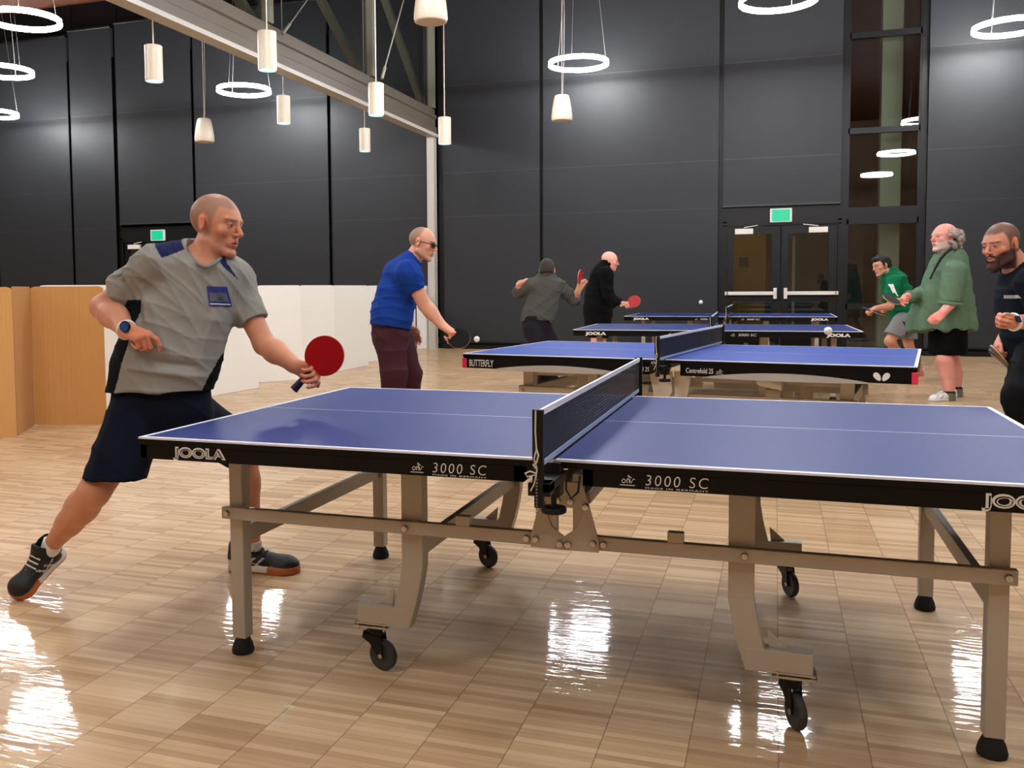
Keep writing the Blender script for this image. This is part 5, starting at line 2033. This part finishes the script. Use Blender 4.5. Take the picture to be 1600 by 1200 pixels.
pr += hand_prims(wR, dR, (0.505, 0.701, 0.065), -1, 1.15, curl=(0.9, 1.1, 1.2, 1.2), thumb=(0.5, 0.4), thumb_out=0.3)
_, R3 = body(e, H3, skin3, pr, 0.010, [], dict(buzz=None), hh=0.006)


def hair_cap(e, H, R, s, col, y0=0.05, z0=0.0, grow=1.05, back=-0.07, h=0.006, extra=(), rough=None):
    c = np.array(H[0])

    def W(x, y, z):
        return c + s * (x * R[0] + y * R[1] + z * R[2])
    cap = ell(W(0, -0.014, 0.036), R, s * grow * np.array([0.0765, 0.099, 0.087]))
    a = cut(cap, W(0, y0, 0.06), nrm(R[1] * 1.0 - R[2] * 0.6))
    a = cut(a, W(0, -0.02, z0), nrm(-R[2] * 1.0 + R[1] * 0.7))
    b = ell(W(0, -0.040, 0.000), R, s * grow * np.array([0.072, 0.072, 0.075]))
    b = cut(b, W(0, -0.025, back), -R[2])
    b = cut(b, W(0, -0.030, 0), R[1])
    return solid('hair', [(a, 0.01), (b, 0.02)] + list(extra), h, HAIRM, e, col=flat(col), wave=rough)


hair_cap(e, H3, R3, 1.12, (52, 44, 40), y0=0.06, grow=1.03, back=-0.025, h=0.008)
GS = np.array((80, 80, 76))
ps = [(cut(chain([((-0.578, 7.838, 1.332), 0.12), ((-0.583, 7.829, 1.214), 0.185), ((-0.616, 7.807, 1.044), 0.19), ((-0.656, 7.784, 0.897), 0.195), ((-0.683, 7.767, 0.771), 0.19)], f3, 0.66), (-0.677, 7.774, 0.845), (0.031, -0.053, -0.998)), 0.02),
      (rc(sL, sR, 0.08, 0.08), 0.05), (rc(sL, eL, 0.08, 0.072), 0.03), (cut(rc(eL, wL, 0.066, 0.05), (-0.885, 7.782, 1.238), np.array(wL) - eL), 0.02), (rc(sR, eR, 0.08, 0.078), 0.03),
      (cut(rc(eR, wR, 0.075, 0.06), (-0.253, 7.955, 1.130), np.array(wR) - eR), 0.02)]
solid('sweater', ps, 0.011, CLOTH, e, col=flat(GS), wave=folds(31, 0.008, 17, (0.272, 0.154, 0.996), 0.9), it=2)
tr_ = [(chain([((-0.677, 7.775, 0.860), 0.165), ((-0.669, 7.771, 0.749), 0.17)], f3, 0.75), 0.02),
       (chain([((-0.691, 7.711, 0.752), 0.12), ((-0.548, 7.529, 0.464), 0.09), ((-0.622, 7.854, 0.147), 0.065)]), 0.02), (chain([((-0.618, 7.840, 0.746), 0.12), ((-0.439, 7.724, 0.474), 0.09), ((-0.500, 7.788, 0.134), 0.065)]), 0.02)]
solid('trousers', tr_, 0.012, CLOTH, e, col=flat((30, 25, 34)), wave=folds(9, 0.008, 14), it=2)
for a, b in (((-0.664, 7.833, 0.043), (-0.486, 7.574, 0.018)), ((-0.540, 7.768, 0.024), (-0.322, 7.736, 0.034))):
    a = (a[0], a[1], 0.0)
    b = (b[0], b[1], 0.0)
    shoe('shoe', a, tuple(np.array(a) + 0.29 * nrm(np.array(b) - a)), (0, 0, 1), SHOEM, SOLEM, e, 1.05, 0.01, lambda q, L: np.repeat(L3(srgb(22, 22, 25))[None], len(q), 0), lambda q, L: np.repeat(L3(srgb(60, 60, 62))[None], len(q), 0))
finish(e)
paddle((-0.182, 7.866, 1.350), nrm(np.array((-0.191, 7.876, 1.226)) - np.array((-0.182, 7.866, 1.350))), (0.995, -0.136, 0.121), M_redb, M_blackr, 'red paddle held upright by the man in the grey sweater', 1.08)

# ================================================================== 4 bald man in black
e = person('bald man in black sweater and shorts standing side-on by the dark wall', (-2.8, 11.4))
H4 = ((-0.382, 10.984, 1.618), (0.960, 0.152, -0.157), (0.130, 0.107, 0.997), 1.16)
s4, e4, w4 = np.array((-0.389, 10.653, 1.425)), np.array((-0.350, 10.646, 1.111)), np.array((-0.148, 10.601, 1.001))
s5, e5, w5 = np.array((-0.550, 11.339, 1.436)), np.array((-0.546, 11.425, 1.104)), np.array((-0.380, 11.261, 0.970))
skin4 = np.array((236, 166, 146))
d4h = nrm(np.array((-0.053, 10.579, 1.001)) - np.array(w4))
pr = [(rc(H4[0], (-0.451, 10.951, 1.458), 0.075, 0.085), 0.03), (rc(s4, s5, 0.06, 0.06), 0.03), (chain([((-0.477, 10.938, 1.392), 0.15), ((-0.542, 10.879, 0.798), 0.17)]), 0.03),
      (rc(s4, e4, 0.06, 0.05), 0.02), (rc(e4, w4, 0.05, 0.036), 0.02), (rc(s5, e5, 0.06, 0.05), 0.02), (rc(e5, w5, 0.05, 0.036), 0.02),
      (rc((-0.546, 10.802, 0.613), (-0.549, 10.720, 0.335), 0.08, 0.07), 0.02), (rc((-0.534, 10.641, 0.340), (-0.584, 10.706, -0.041), 0.062, 0.045), 0.02),
      (rc((-0.550, 11.028, 0.698), (-0.518, 11.067, 0.313), 0.10, 0.07), 0.02), (rc((-0.518, 11.067, 0.313), (-0.532, 11.039, -0.051), 0.062, 0.045), 0.02)]
pr += hand_prims(w4, d4h, (0.292, -0.572, -0.564), 1, 1.15, curl=(0.5, 1.0, 1.1, 1.1), thumb=(0.3, 0.2), thumb_out=0.3)
_, R4 = body(e, H4, skin4, pr, 0.012, [], dict(buzz=((240, 196, 180), 0.6), brow=(200, 160, 140)), jowl=0.008, nose=1.1, hh=0.007)
ps = [(chain([((-0.444, 10.959, 1.552), 0.10), ((-0.487, 10.936, 1.411), 0.165), ((-0.528, 10.904, 1.128), 0.205), ((-0.543, 10.884, 0.893), 0.215), ((-0.540, 10.870, 0.657), 0.19)]), 0.02),
      (rc(s4, s5, 0.09, 0.09), 0.04), (rc(s4, e4, 0.10, 0.082), 0.03), (cut(rc(e4, w4, 0.078, 0.052), w4, np.array(w4) - e4), 0.02), (rc(s5, e5, 0.09, 0.08), 0.03), (rc(e5, w5, 0.075, 0.055), 0.02)]
solid('sweater', ps, 0.013, CLOTH, e, col=flat((7, 8, 10)), wave=folds(41, 0.008, 13), it=2)
so = [(cut(chain([((-0.541, 10.876, 0.751), 0.20), ((-0.545, 10.848, 0.327), 0.19)]), (-0.527, 10.654, 0.508), (0, 0, -1)), 0.02), (cut(rc((-0.550, 10.822, 0.612), (-0.553, 10.740, 0.334), 0.12, 0.12), (-0.527, 10.653, 0.498), (0, 0, -1)), 0.01),
      (cut(rc((-0.550, 11.028, 0.698), (-0.518, 11.067, 0.313), 0.13, 0.12), (-0.539, 11.071, 0.476), (0, 0, -1)), 0.01)]
solid('shorts', so, 0.013, CLOTH, e, col=flat((6, 6, 8)))
for a in ((-0.619, 10.692, -0.068), (-0.577, 11.075, -0.084)):
    a = np.array((a[0], a[1], 0.0))
    shoe('shoe', a, a + 0.30 * nrm(np.array((0.965, 0.269, -0.004)) * (1, 1, 0)), (0, 0, 1), SHOEM, SOLEM, e, 1.08, 0.012, lambda q, L: np.repeat(L3(srgb(30, 30, 34))[None], len(q), 0), lambda q, L: np.repeat(L3(srgb(200, 200, 198))[None], len(q), 0))
finish(e)
paddle((0.040, 10.560, 1.029), nrm(np.array((-0.105, 10.561, 0.983)) - np.array((0.040, 10.560, 1.029))), (0.312, -0.926, 0.409), M_redb, M_blackr, 'red paddle in the hand of the bald man in black, against the wall', 1.18)

# ================================================================== 5 young man in the green T-shirt
e = person('dark haired man in bright green T-shirt crouching in front of the tall window', (5.0, 9.9))
H5 = ((3.267, 10.715, 1.493), (-0.816, -0.496, -0.201), (-0.202, -0.004, 1.000), 1.10)
s6, e6, w6 = np.array((3.399, 10.481, 1.271)), np.array((3.350, 10.392, 0.967)), np.array((3.159, 10.221, 0.938))
s7, e7, w7 = np.array((3.483, 11.090, 1.273)), np.array((3.475, 11.173, 0.968)), np.array((3.332, 11.015, 0.885))
skin5 = np.array((214, 152, 124))
d5 = nrm(np.array((3.070, 10.137, 0.915)) - np.array(w6))
pr = [(rc(H5[0], (3.372, 10.743, 1.383), 0.062, 0.07), 0.03), (rc(s6, s7, 0.06, 0.06), 0.03), (chain([((3.438, 10.758, 1.281), 0.13), ((3.539, 10.766, 0.858), 0.13)]), 0.03),
      (rc(s6, e6, 0.056, 0.046), 0.02), (rc(e6, w6, 0.048, 0.036), 0.02), (rc(s7, e7, 0.056, 0.046), 0.02), (rc(e7, w7, 0.046, 0.034), 0.02),
      (rc((3.529, 10.597, 0.754), (3.347, 10.363, 0.514), 0.09, 0.064), 0.02), (rc((3.347, 10.363, 0.514), (3.478, 10.554, 0.345), 0.062, 0.058), 0.02), (rc((3.478, 10.554, 0.345), (3.565, 10.726, 0.097), 0.055, 0.038), 0.02),
      (rc((3.585, 10.932, 0.742), (3.639, 10.878, 0.445), 0.09, 0.064), 0.02), (rc((3.639, 10.878, 0.445), (3.836, 11.129, 0.024), 0.06, 0.038), 0.02)]
pr += hand_prims(w6, d5, (-0.051, 0.130, -1.010), -1, 1.1, curl=(0.9, 1.0, 1.0, 1.0), thumb=(0.4, 0.3))
_, R5 = body(e, H5, skin5, pr, 0.011, [], dict(brow=(22, 16, 14), buzz=((30, 24, 22), 0.9)), nose=1.15, hh=0.006)
cH = np.array(H5[0])
hair_cap(e, H5, R5, 1.10, (20, 17, 16), y0=0.085, z0=0.015, grow=1.14, h=0.008,
         extra=[(ell(cH + 1.1 * (0.062 * R5[1] + 0.085 * R5[2]), R5, np.array([0.062, 0.052, 0.035])), 0.02), (rc(cH + 1.1 * (0.072 * R5[0] + 0.020 * R5[1] + 0.05 * R5[2]), cH + 1.1 * (0.078 * R5[0] + 0.014 * R5[1] - 0.0 * R5[2]), 0.014, 0.008), 0.01),
                (rc(cH + 1.1 * (-0.072 * R5[0] + 0.020 * R5[1] + 0.05 * R5[2]), cH + 1.1 * (-0.078 * R5[0] + 0.014 * R5[1] - 0.0 * R5[2]), 0.014, 0.008), 0.01)],
         rough=folds(3, 0.004, 60))
GT = np.array((14, 104, 66))
ps = [(cut(chain([((3.396, 10.751, 1.382), 0.10), ((3.430, 10.756, 1.281), 0.16), ((3.480, 10.761, 1.095), 0.19), ((3.539, 10.768, 0.900), 0.165), ((3.558, 10.760, 0.672), 0.15)]), (3.540, 10.761, 0.773), (0.202, 0.004, -1.000)), 0.02),
      (rc(s6, s7, 0.08, 0.08), 0.04), (cut(rc(s6, e6, 0.10, 0.10), (3.357, 10.399, 1.033), np.array(e6) - s6), 0.02), (cut(rc(s7, e7, 0.09, 0.09), (3.470, 11.071, 1.040), np.array(e7) - s7), 0.02)]
ts = solid('shirt', ps, 0.012, CLOTH, e, col=flat(GT), wave=folds(51, 0.008, 14), it=2)
on_shirt(ts, (3.319, 10.501, 1.181), 0.0216, 0.0583, 'shirt_print', M_white, ts, nx=4, nz=6, skew=-0.25, lift=0.012)
on_shirt(ts, (3.344, 10.506, 1.131), 0.0117, 0.0499, 'shirt_print', M_white, ts, nx=3, nz=6, skew=-0.5, lift=0.012)
so = [(chain([((3.548, 10.764, 0.790), 0.145), ((3.557, 10.763, 0.722), 0.15)]), 0.02), (cut(rc((3.529, 10.597, 0.754), (3.314, 10.328, 0.474), 0.13, 0.115), (3.392, 10.435, 0.577), (-0.415, -0.201, -0.995)), 0.01),
      (cut(rc((3.593, 10.935, 0.742), (3.639, 10.875, 0.385), 0.13, 0.13), (3.622, 10.877, 0.513), (0, 0, -1)), 0.01)]


def short_col(P):
    C = np.repeat(L3(srgb(128, 128, 130))[None], len(P), 0)
    a = np.array((3.506, 10.536, 0.739))
    d = (P - a) @ nrm(np.array((0.946, 0.331, 0.243)))
    C[(np.abs(d) < 0.028) & ((P @ UPV) < a @ UPV + 0.02)] = L3(srgb(16, 16, 18))
    return C


solid('shorts', so, 0.012, CLOTH, e, col=short_col, wave=folds(52, 0.006, 14))
for a in (((3.605, 10.785, -0.009)), ((3.878, 11.189, -0.077))):
    a = np.array((a[0], a[1], 0.0))
    shoe('shoe', a, a + 0.30 * nrm(np.array((-0.917, -0.411, 0.013)) * (1, 1, 0)), (0, 0, 1), SHOEM, SOLEM, e, 1.05, 0.012, lambda q, L: np.repeat(L3(srgb(225, 225, 225))[None], len(q), 0), lambda q, L: np.repeat(L3(srgb(220, 220, 218))[None], len(q), 0))
solid('sock', [(cut(rc((3.499, 10.588, 0.276), (3.566, 10.722, 0.030), 0.062, 0.05), (3.506, 10.593, 0.310), (0, 0, 1)), 0.01)], 0.01, CLOTH, e, col=flat((214, 208, 204)))
finish(e)
paddle((3.175, 10.065, 0.885), nrm(np.array((3.065, 10.083, 0.925)) - np.array((3.175, 10.065, 0.885))), (0.073, -0.039, 1.005), M_blackr, M_blackr, 'flat held paddle at the hand of the man in the bright green T-shirt', 1.1, dark_handle=True)

# ================================================================== 6 large man in the green overshirt
e = person('large balding man with curly grey hair in an open sage green overshirt', (3.7, 8.1))
H6 = ((3.650, 8.450, 1.733), (-0.858, -0.492, 0.079), (0.035, 0.075, 0.998), 1.30)
s8, e8, w8 = np.array((3.714, 8.163, 1.366)), np.array((3.706, 8.110, 1.080)), np.array((3.567, 7.928, 0.939))
s9, e9, w9 = np.array((3.692, 8.790, 1.375)), np.array((3.531, 8.614, 1.116)), np.array((3.279, 8.182, 1.114))
skin6 = np.array((228, 160, 146))
d6 = nrm(np.array((3.503, 7.851, 0.882)) - np.array(w8))
d7 = nrm(np.array((3.180, 8.073, 1.089)) - np.array(w9))
pr = [(rc(H6[0], (3.703, 8.485, 1.508), 0.085, 0.095), 0.03), (rc(s8, s9, 0.08, 0.08), 0.03), (chain([((3.717, 8.513, 1.371), 0.15), ((3.704, 8.476, 0.854), 0.18)]), 0.03),
      (rc(s8, e8, 0.075, 0.062), 0.02), (rc(e8, w8, 0.060, 0.042), 0.02), (rc(s9, e9, 0.07, 0.06), 0.02), (rc(e9, w9, 0.058, 0.040), 0.02),
      (rc((3.678, 8.372, 0.687), (3.668, 8.311, 0.438), 0.09, 0.088), 0.02), (rc((3.668, 8.311, 0.438), (3.693, 8.331, 0.293), 0.088, 0.086), 0.02), (rc((3.693, 8.331, 0.293), (3.722, 8.325, 0.040), 0.082, 0.05), 0.02),
      (rc((3.763, 8.661, 0.638), (3.779, 8.653, 0.413), 0.11, 0.086), 0.02), (rc((3.779, 8.653, 0.413), (3.827, 8.691, 0.263), 0.084, 0.078), 0.02), (rc((3.827, 8.691, 0.263), (3.857, 8.730, 0.055), 0.076, 0.048), 0.02)]
pr += hand_prims(w8, d6, (0.003, 0.935, -0.256), -1, 1.30, curl=(1.0, 1.1, 1.2, 1.2), thumb=(0.4, 0.3), thumb_out=0.4)
pr += hand_prims(w9, d7, (0.132, -0.724, -0.456), -1, 1.25, curl=(0.7, 1.1, 1.2, 1.2), thumb=(0.4, 0.3), thumb_out=0.3)
_, R6 = body(e, H6, skin6, pr, 0.011, [], dict(beard=((206, 196, 188), 0.75), brow=(190, 176, 166)), jowl=0.012, nose=1.05, hh=0.006, tint=red_hands([np.array(w8) + 0.1 * d6, np.array(w9) + .1 * d7], skin6, 0.12))
c6 = np.array(H6[0])


def W6(x, y, z):
    return c6 + 1.30 * (x * R6[0] + y * R6[1] + z * R6[2])


hp = []
rg = np.random.RandomState(7)
for i in range(110):
    a = rg.uniform(-1, 1) * 2.05
    zz = rg.uniform(-0.085, 0.062)
    rr = 0.088 + 0.014 * rg.rand() + 0.014 * max(0, 1 - abs(zz) / 0.05)
    p = W6(rr * math.sin(a), -0.020 - (rr + 0.018) * math.cos(a), zz)
    if (p - c6) @ R6[1] > 0.026 * 1.3:
        continue
    hp.append((ell(p, np.eye(3), np.array([1, 1, 1]) * rg.uniform(0.016, 0.026)), 0.022))
solid('hair', hp, 0.007, HAIRM, e, wave=folds(65, 0.004, 90), col=lambda P: L3(srgb(158, 148, 140))[None] * (1 + 0.25 * np.sin(P @ np.array([90., 70., 110.])))[:, None] * np.ones((1, 3)))
SG = np.array((96, 122, 98))
fw6 = np.array((-0.221, 0.979, -0.061))
ps = [(cut(chain([((3.735, 8.499, 1.555), 0.12), ((3.717, 8.487, 1.459), 0.19), ((3.693, 8.467, 1.267), 0.235), ((3.670, 8.444, 1.027), 0.29), ((3.646, 8.423, 0.822), 0.325), ((3.642, 8.410, 0.650), 0.345)], fw6, 0.85), (3.647, 8.418, 0.746), (0.031, -0.053, -0.998)), 0.02),
      (rc(s8, s9, 0.11, 0.11), 0.05), (cut(rc(s8, (3.671, 8.073, 1.001), 0.125, 0.105), (3.658, 8.071, 1.041), nrm(np.array((3.647, 8.061, 0.935)) - s8)), 0.02),
      (rc(s9, e9, 0.11, 0.10), 0.03), (cut(rc(e9, w9, 0.095, 0.065), w9, np.array(w9) - e9), 0.02)]


def drape(P, N):
    # hanging pleats that deepen towards the hem
    c = np.array((3.680, 8.462, 1.268))
    u, v = (P - c) @ RGT, (P - c) @ FWD
    ang = np.arctan2(v, u)
    dep = np.clip((c @ UPV + 0.1 - P @ UPV) / 0.5, 0, 1)
    return 0.020 * np.sin(ang * 9 + 1.3) * dep + 0.010 * np.sin(ang * 5 + 2.0 + 3 * (P @ UPV)) * dep + folds(61, 0.006, 20, (0.848, 0.630, 0.474), 0.6)(P, N)


def jcol(P):
    C = np.repeat(L3(srgb(*SG))[None], len(P), 0)
    # open front: the dark T-shirt shows as a strip along the chest
    a, b = np.array((3.582, 8.180, 1.501)), np.array((3.319, 8.152, 0.763))
    t = np.clip((a @ UPV - P @ UPV) / ((a - b) @ UPV), 0, 1)
    ed = a @ RGT + t * ((b - a) @ RGT)
    return C


jk = solid('overshirt', ps, 0.012, CLOTH, e, col=jcol, wave=drape, it=2, subs=[(rc((3.689, 8.485, 1.569), (3.596, 8.464, 1.735), 0.10, 0.12), 0.008)])
cb = MB().tube([(3.692, 8.245, 1.615), (3.626, 8.199, 1.561), (3.590, 8.236, 1.509), (3.549, 8.270, 1.416), (3.502, 8.310, 1.296)], [0.020, 0.016, 0.014, 0.012, 0.008], 8)
cb.build('collar', mat('black shirt collar', srgb(20, 22, 24), 0.7), jk, smooth=True)
cf = MB().tube([tuple(np.array((3.658, 8.071, 1.041)) + 0.108 * (math.cos(a) * np.array((0.950, 0.310, -0.107)) + math.sin(a) * np.array((-0.317, 0.953, 0.040)))) for a in np.linspace(0, 6.283, 24, endpoint=False)], 0.016, 8, closed=True)
cf.build('rolled_cuff', mat('sage green cloth', srgb(*SG), 0.85), jk, smooth=True)
so = [(cut(chain([((3.699, 8.439, 0.801), 0.185), ((3.711, 8.414, 0.341), 0.180)], fw6, 1.28), (3.709, 8.422, 0.485), (0, 0, -1)), 0.02)]
solid('shorts', so, 0.013, CLOTH, e, col=flat((6, 6, 8)), wave=folds(62, 0.006, 12))
for a, t in (((3.711, 8.304, 0.104), (3.729, 8.322, -0.041)), ((3.846, 8.709, 0.113), (3.865, 8.728, -0.016))):
    solid('sock', [(cut(rc(a, t, 0.062, 0.056), a, (0, 0, 1)), 0.01)], 0.01, CLOTH, e, col=lambda P, z=a[2]: np.where((P[:, 2] > z - 0.022)[:, None], L3(srgb(30, 32, 30))[None], L3(srgb(112, 112, 96))[None]))
for a in ((3.792, 8.361, -0.085), (3.931, 8.779, -0.063)):
    a = np.array((a[0], a[1], 0.0))
    shoe('shoe', a, a + 0.335 * nrm(np.array((-0.870, -0.553, 0.022)) * (1, 1, 0)), (0, 0, 1), SHOEM, SOLEM, e, 1.2, 0.01,
         lambda q, L: np.where((np.abs(np.sin(q[:, 1] / L * 16 + q[:, 2] * 50)) < 0.2)[:, None] & (np.abs(q[:, 0]) > 0.03)[:, None], L3(srgb(70, 70, 74))[None], L3(srgb(232, 232, 232))[None]),
         lambda q, L: np.repeat(L3(srgb(230, 230, 228))[None], len(q), 0), tongue=False)
finish(e)
paddle((3.092, 7.938, 1.087), nrm(np.array((3.225, 8.088, 1.082)) - np.array((3.092, 7.938, 1.087))), (0.281, -0.511, 0.785), M_blackr, M_redb, 'black paddle with pale edge in the hand of the large man in green', 1.22)

# ================================================================== 7 bearded man at the right edge
e = person('bearded man in dark T-shirt crouching at the right edge of the photo', (3.4, 3.6))
H7 = ((3.205, 3.669, 1.463), (-0.738, -0.635, -0.132), (-0.110, -0.026, 1.002), 1.10)
sa, ea, wa = np.array((3.324, 3.484, 1.240)), np.array((3.409, 3.446, 1.023)), np.array((3.177, 3.210, 1.027))
sb, eb, wb_ = np.array((3.382, 4.031, 1.229)), np.array((3.360, 4.060, 0.977)), np.array((3.243, 3.824, 0.861))
skin7 = np.array((208, 146, 118))
da = nrm(np.array((3.068, 3.143, 1.043)) - np.array(wa))
db = nrm(np.array((3.178, 3.714, 0.813)) - np.array(wb_))
f7 = np.array((-0.031, 1.042, -0.062))
pr = [(rc(H7[0], (3.293, 3.701, 1.339), 0.064, 0.072), 0.03), (rc(sa, sb, 0.065, 0.065), 0.03), (chain([((3.355, 3.759, 1.248), 0.14), ((3.431, 3.765, 0.943), 0.14)], f7, 1.1), 0.03),
      (rc(sa, ea, 0.062, 0.054), 0.02), (rc(ea, wa, 0.054, 0.036), 0.02), (rc(sb, eb, 0.058, 0.048), 0.02), (rc(eb, wb_, 0.048, 0.034), 0.02),
      (rc((3.405, 3.645, 0.855), (3.250, 3.367, 0.619), 0.09, 0.07), 0.02), (rc((3.250, 3.367, 0.619), (3.352, 3.472, 0.076), 0.06, 0.04), 0.02),
      (rc((3.484, 3.934, 0.838), (3.404, 3.837, 0.551), 0.09, 0.07), 0.02), (rc((3.404, 3.837, 0.551), (3.593, 4.077, 0.024), 0.06, 0.04), 0.02)]
pr += hand_prims(wa, da, (0.382, -0.835, -0.196), 1, 1.12, curl=((1.1, 1.3, 0.8), (1.1, 1.35, 0.8), (1.15, 1.4, 0.8), (1.2, 1.4, 0.8)), thumb=(0.5, 0.4), thumb_out=0.25)
pr += hand_prims(wb_, db, (0.857, -0.049, -0.287), 1, 1.05, curl=(1.0, 1.1, 1.2, 1.2), thumb=(0.4, 0.3), thumb_out=0.3)
_, R7 = body(e, H7, skin7, pr, 0.008, [(np.array(wa) + 0.07 * da, 0.11, 0.0042)], dict(buzz=((66, 54, 46), 0.8), beard=((62, 30, 22), 0.92), brow=(44, 28, 22)), nose=1.05, hh=0.0038,
             tint=red_hands([np.array(wa) + .1 * da, np.array(wb_) + .1 * db], skin7))
c7 = np.array(H7[0])


def W7(x, y, z):
    return c7 + 1.10 * (x * R7[0] + y * R7[1] + z * R7[2])


bp = []
for q in (-1, 1):
    bp += [(rc(W7(q * 0.060, 0.004, -0.035), W7(q * 0.052, 0.020, -0.080), 0.016, 0.018), 0.015), (rc(W7(q * 0.050, 0.020, -0.080), W7(0, 0.075, -0.112), 0.022, 0.026), 0.015)]
    bp += [(rc(W7(q * 0.030, 0.082, -0.066), W7(q * 0.024, 0.078, -0.095), 0.010, 0.014), 0.01), (rc(W7(0, 0.098, -0.046), W7(q * 0.028, 0.084, -0.058), 0.005, 0.007), 0.004)]
bp.append((ell(W7(0, 0.076, -0.110), R7, np.array([0.034, 0.028, 0.028])), 0.015))
solid('beard', bp, 0.0045, HAIRM, e, col=flat((62, 32, 24)), wave=folds(71, 0.0012, 200), it=1)
NV = L3(srgb(16, 24, 32))
ps = [(chain([((3.320, 3.730, 1.309), 0.10), ((3.348, 3.756, 1.248), 0.145), ((3.371, 3.756, 1.115), 0.17), ((3.409, 3.757, 0.943), 0.17), ((3.433, 3.756, 0.791), 0.165)], f7, 1.15), 0.02),
      (rc(sa, sb, 0.085, 0.08), 0.05), (cut(rc(sa, ea, 0.095, 0.088), (3.384, 3.451, 1.074), np.array(ea) - sa), 0.02), (cut(rc(sb, eb, 0.085, 0.072), (3.362, 4.043, 1.033), np.array(eb) - sb), 0.02),
      (rc((3.277, 3.708, 1.354), (3.310, 3.716, 1.309), 0.072, 0.09), 0.02)]
ts = solid('shirt', ps, 0.009, CLOTH, e, col=lambda P: np.repeat(NV[None], len(P), 0), wave=folds(72, 0.008, 16), it=2, subs=[(rc((3.257, 3.691, 1.369), (3.198, 3.677, 1.456), 0.076, 0.08), 0.006)])
on_shirt(ts, (3.241, 3.504, 1.160), 0.0623, 0.0095, 'chest_stripe', mat('pale grey stripe', srgb(176, 178, 178), 0.6), ts, nx=10, nz=3, lift=0.008, skew=0.0)
tr_ = [(chain([((3.432, 3.759, 0.848), 0.16), ((3.440, 3.758, 0.791), 0.16)]), 0.02), (chain([((3.398, 3.641, 0.829), 0.12), ((3.250, 3.366, 0.608), 0.088), ((3.315, 3.422, 0.304), 0.075), ((3.352, 3.473, 0.094), 0.06)]), 0.02),
       (chain([((3.485, 3.933, 0.810), 0.12), ((3.404, 3.837, 0.551), 0.088), ((3.593, 4.079, 0.044), 0.065)]), 0.02)]
solid('trousers', tr_, 0.010, CLOTH, e, col=flat((14, 15, 18)), wave=folds(73, 0.007, 15), it=2)
for a in ((3.387, 3.498, -0.028), (3.617, 4.080, -0.068)):
    a = np.array((a[0], a[1], 0.0))
    shoe('shoe', a, a + 0.30 * nrm(np.array((-0.854, -0.600, 0.025)) * (1, 1, 0)), (0, 0, 1), SHOEM, SOLEM, e, 1.05, 0.009, lambda q, L: np.repeat(L3(srgb(30, 30, 34))[None], len(q), 0), lambda q, L: np.repeat(L3(srgb(200, 200, 198))[None], len(q), 0))
fa = nrm(np.array(wa) - ea)
wn = nrm(np.array((0.312, -0.926, 0.409)))
s1 = nrm(np.cross(fa, wn))
s2 = np.cross(s1, fa)
wc = np.array((3.135, 3.186, 1.032)) - 0.0 * fa
wc = np.array(wa) - 0.004 * fa
wt = MB().tube([tuple(wc + 0.042 * math.cos(a) * s1 + 0.039 * math.sin(a) * s2) for a in np.linspace(0, 2 * math.pi, 24, endpoint=False)], 0.010, 8, closed=True).build('wristwatch', mat('white strap', srgb(235, 233, 228), 0.5), e, smooth=True)
d4 = Matrix(((s1[0], fa[0], wn[0], wc[0] + wn[0] * 0.046), (s1[1], fa[1], wn[1], wc[1] + wn[1] * 0.046), (s1[2], fa[2], wn[2], wc[2] + wn[2] * 0.046), (0, 0, 0, 1)))
MB().box(-0.019, 0.019, -0.021, 0.021, -0.006, 0.006).build('watch_case', mat('dark blue watch face', srgb(24, 32, 56), 0.3), wt, bevel=0.004, mtx=d4)
finish(e)
h7 = nrm(np.array((-0.036, 0.806, 0.072)))
paddle((3.195, 3.582, 0.811), h7, np.cross(np.array((0.566, 0.246, -0.759)), h7) * (-1 if np.cross(np.array((0.566, 0.246, -0.759)), h7) @ FWD > 0 else 1), mat('worn brown bat rubber', srgb(70, 56, 50), 0.5), MATS['worn brown bat rubber'], 'worn paddle pointing down from the hand of the bearded man', 1.08, dark_handle=True)
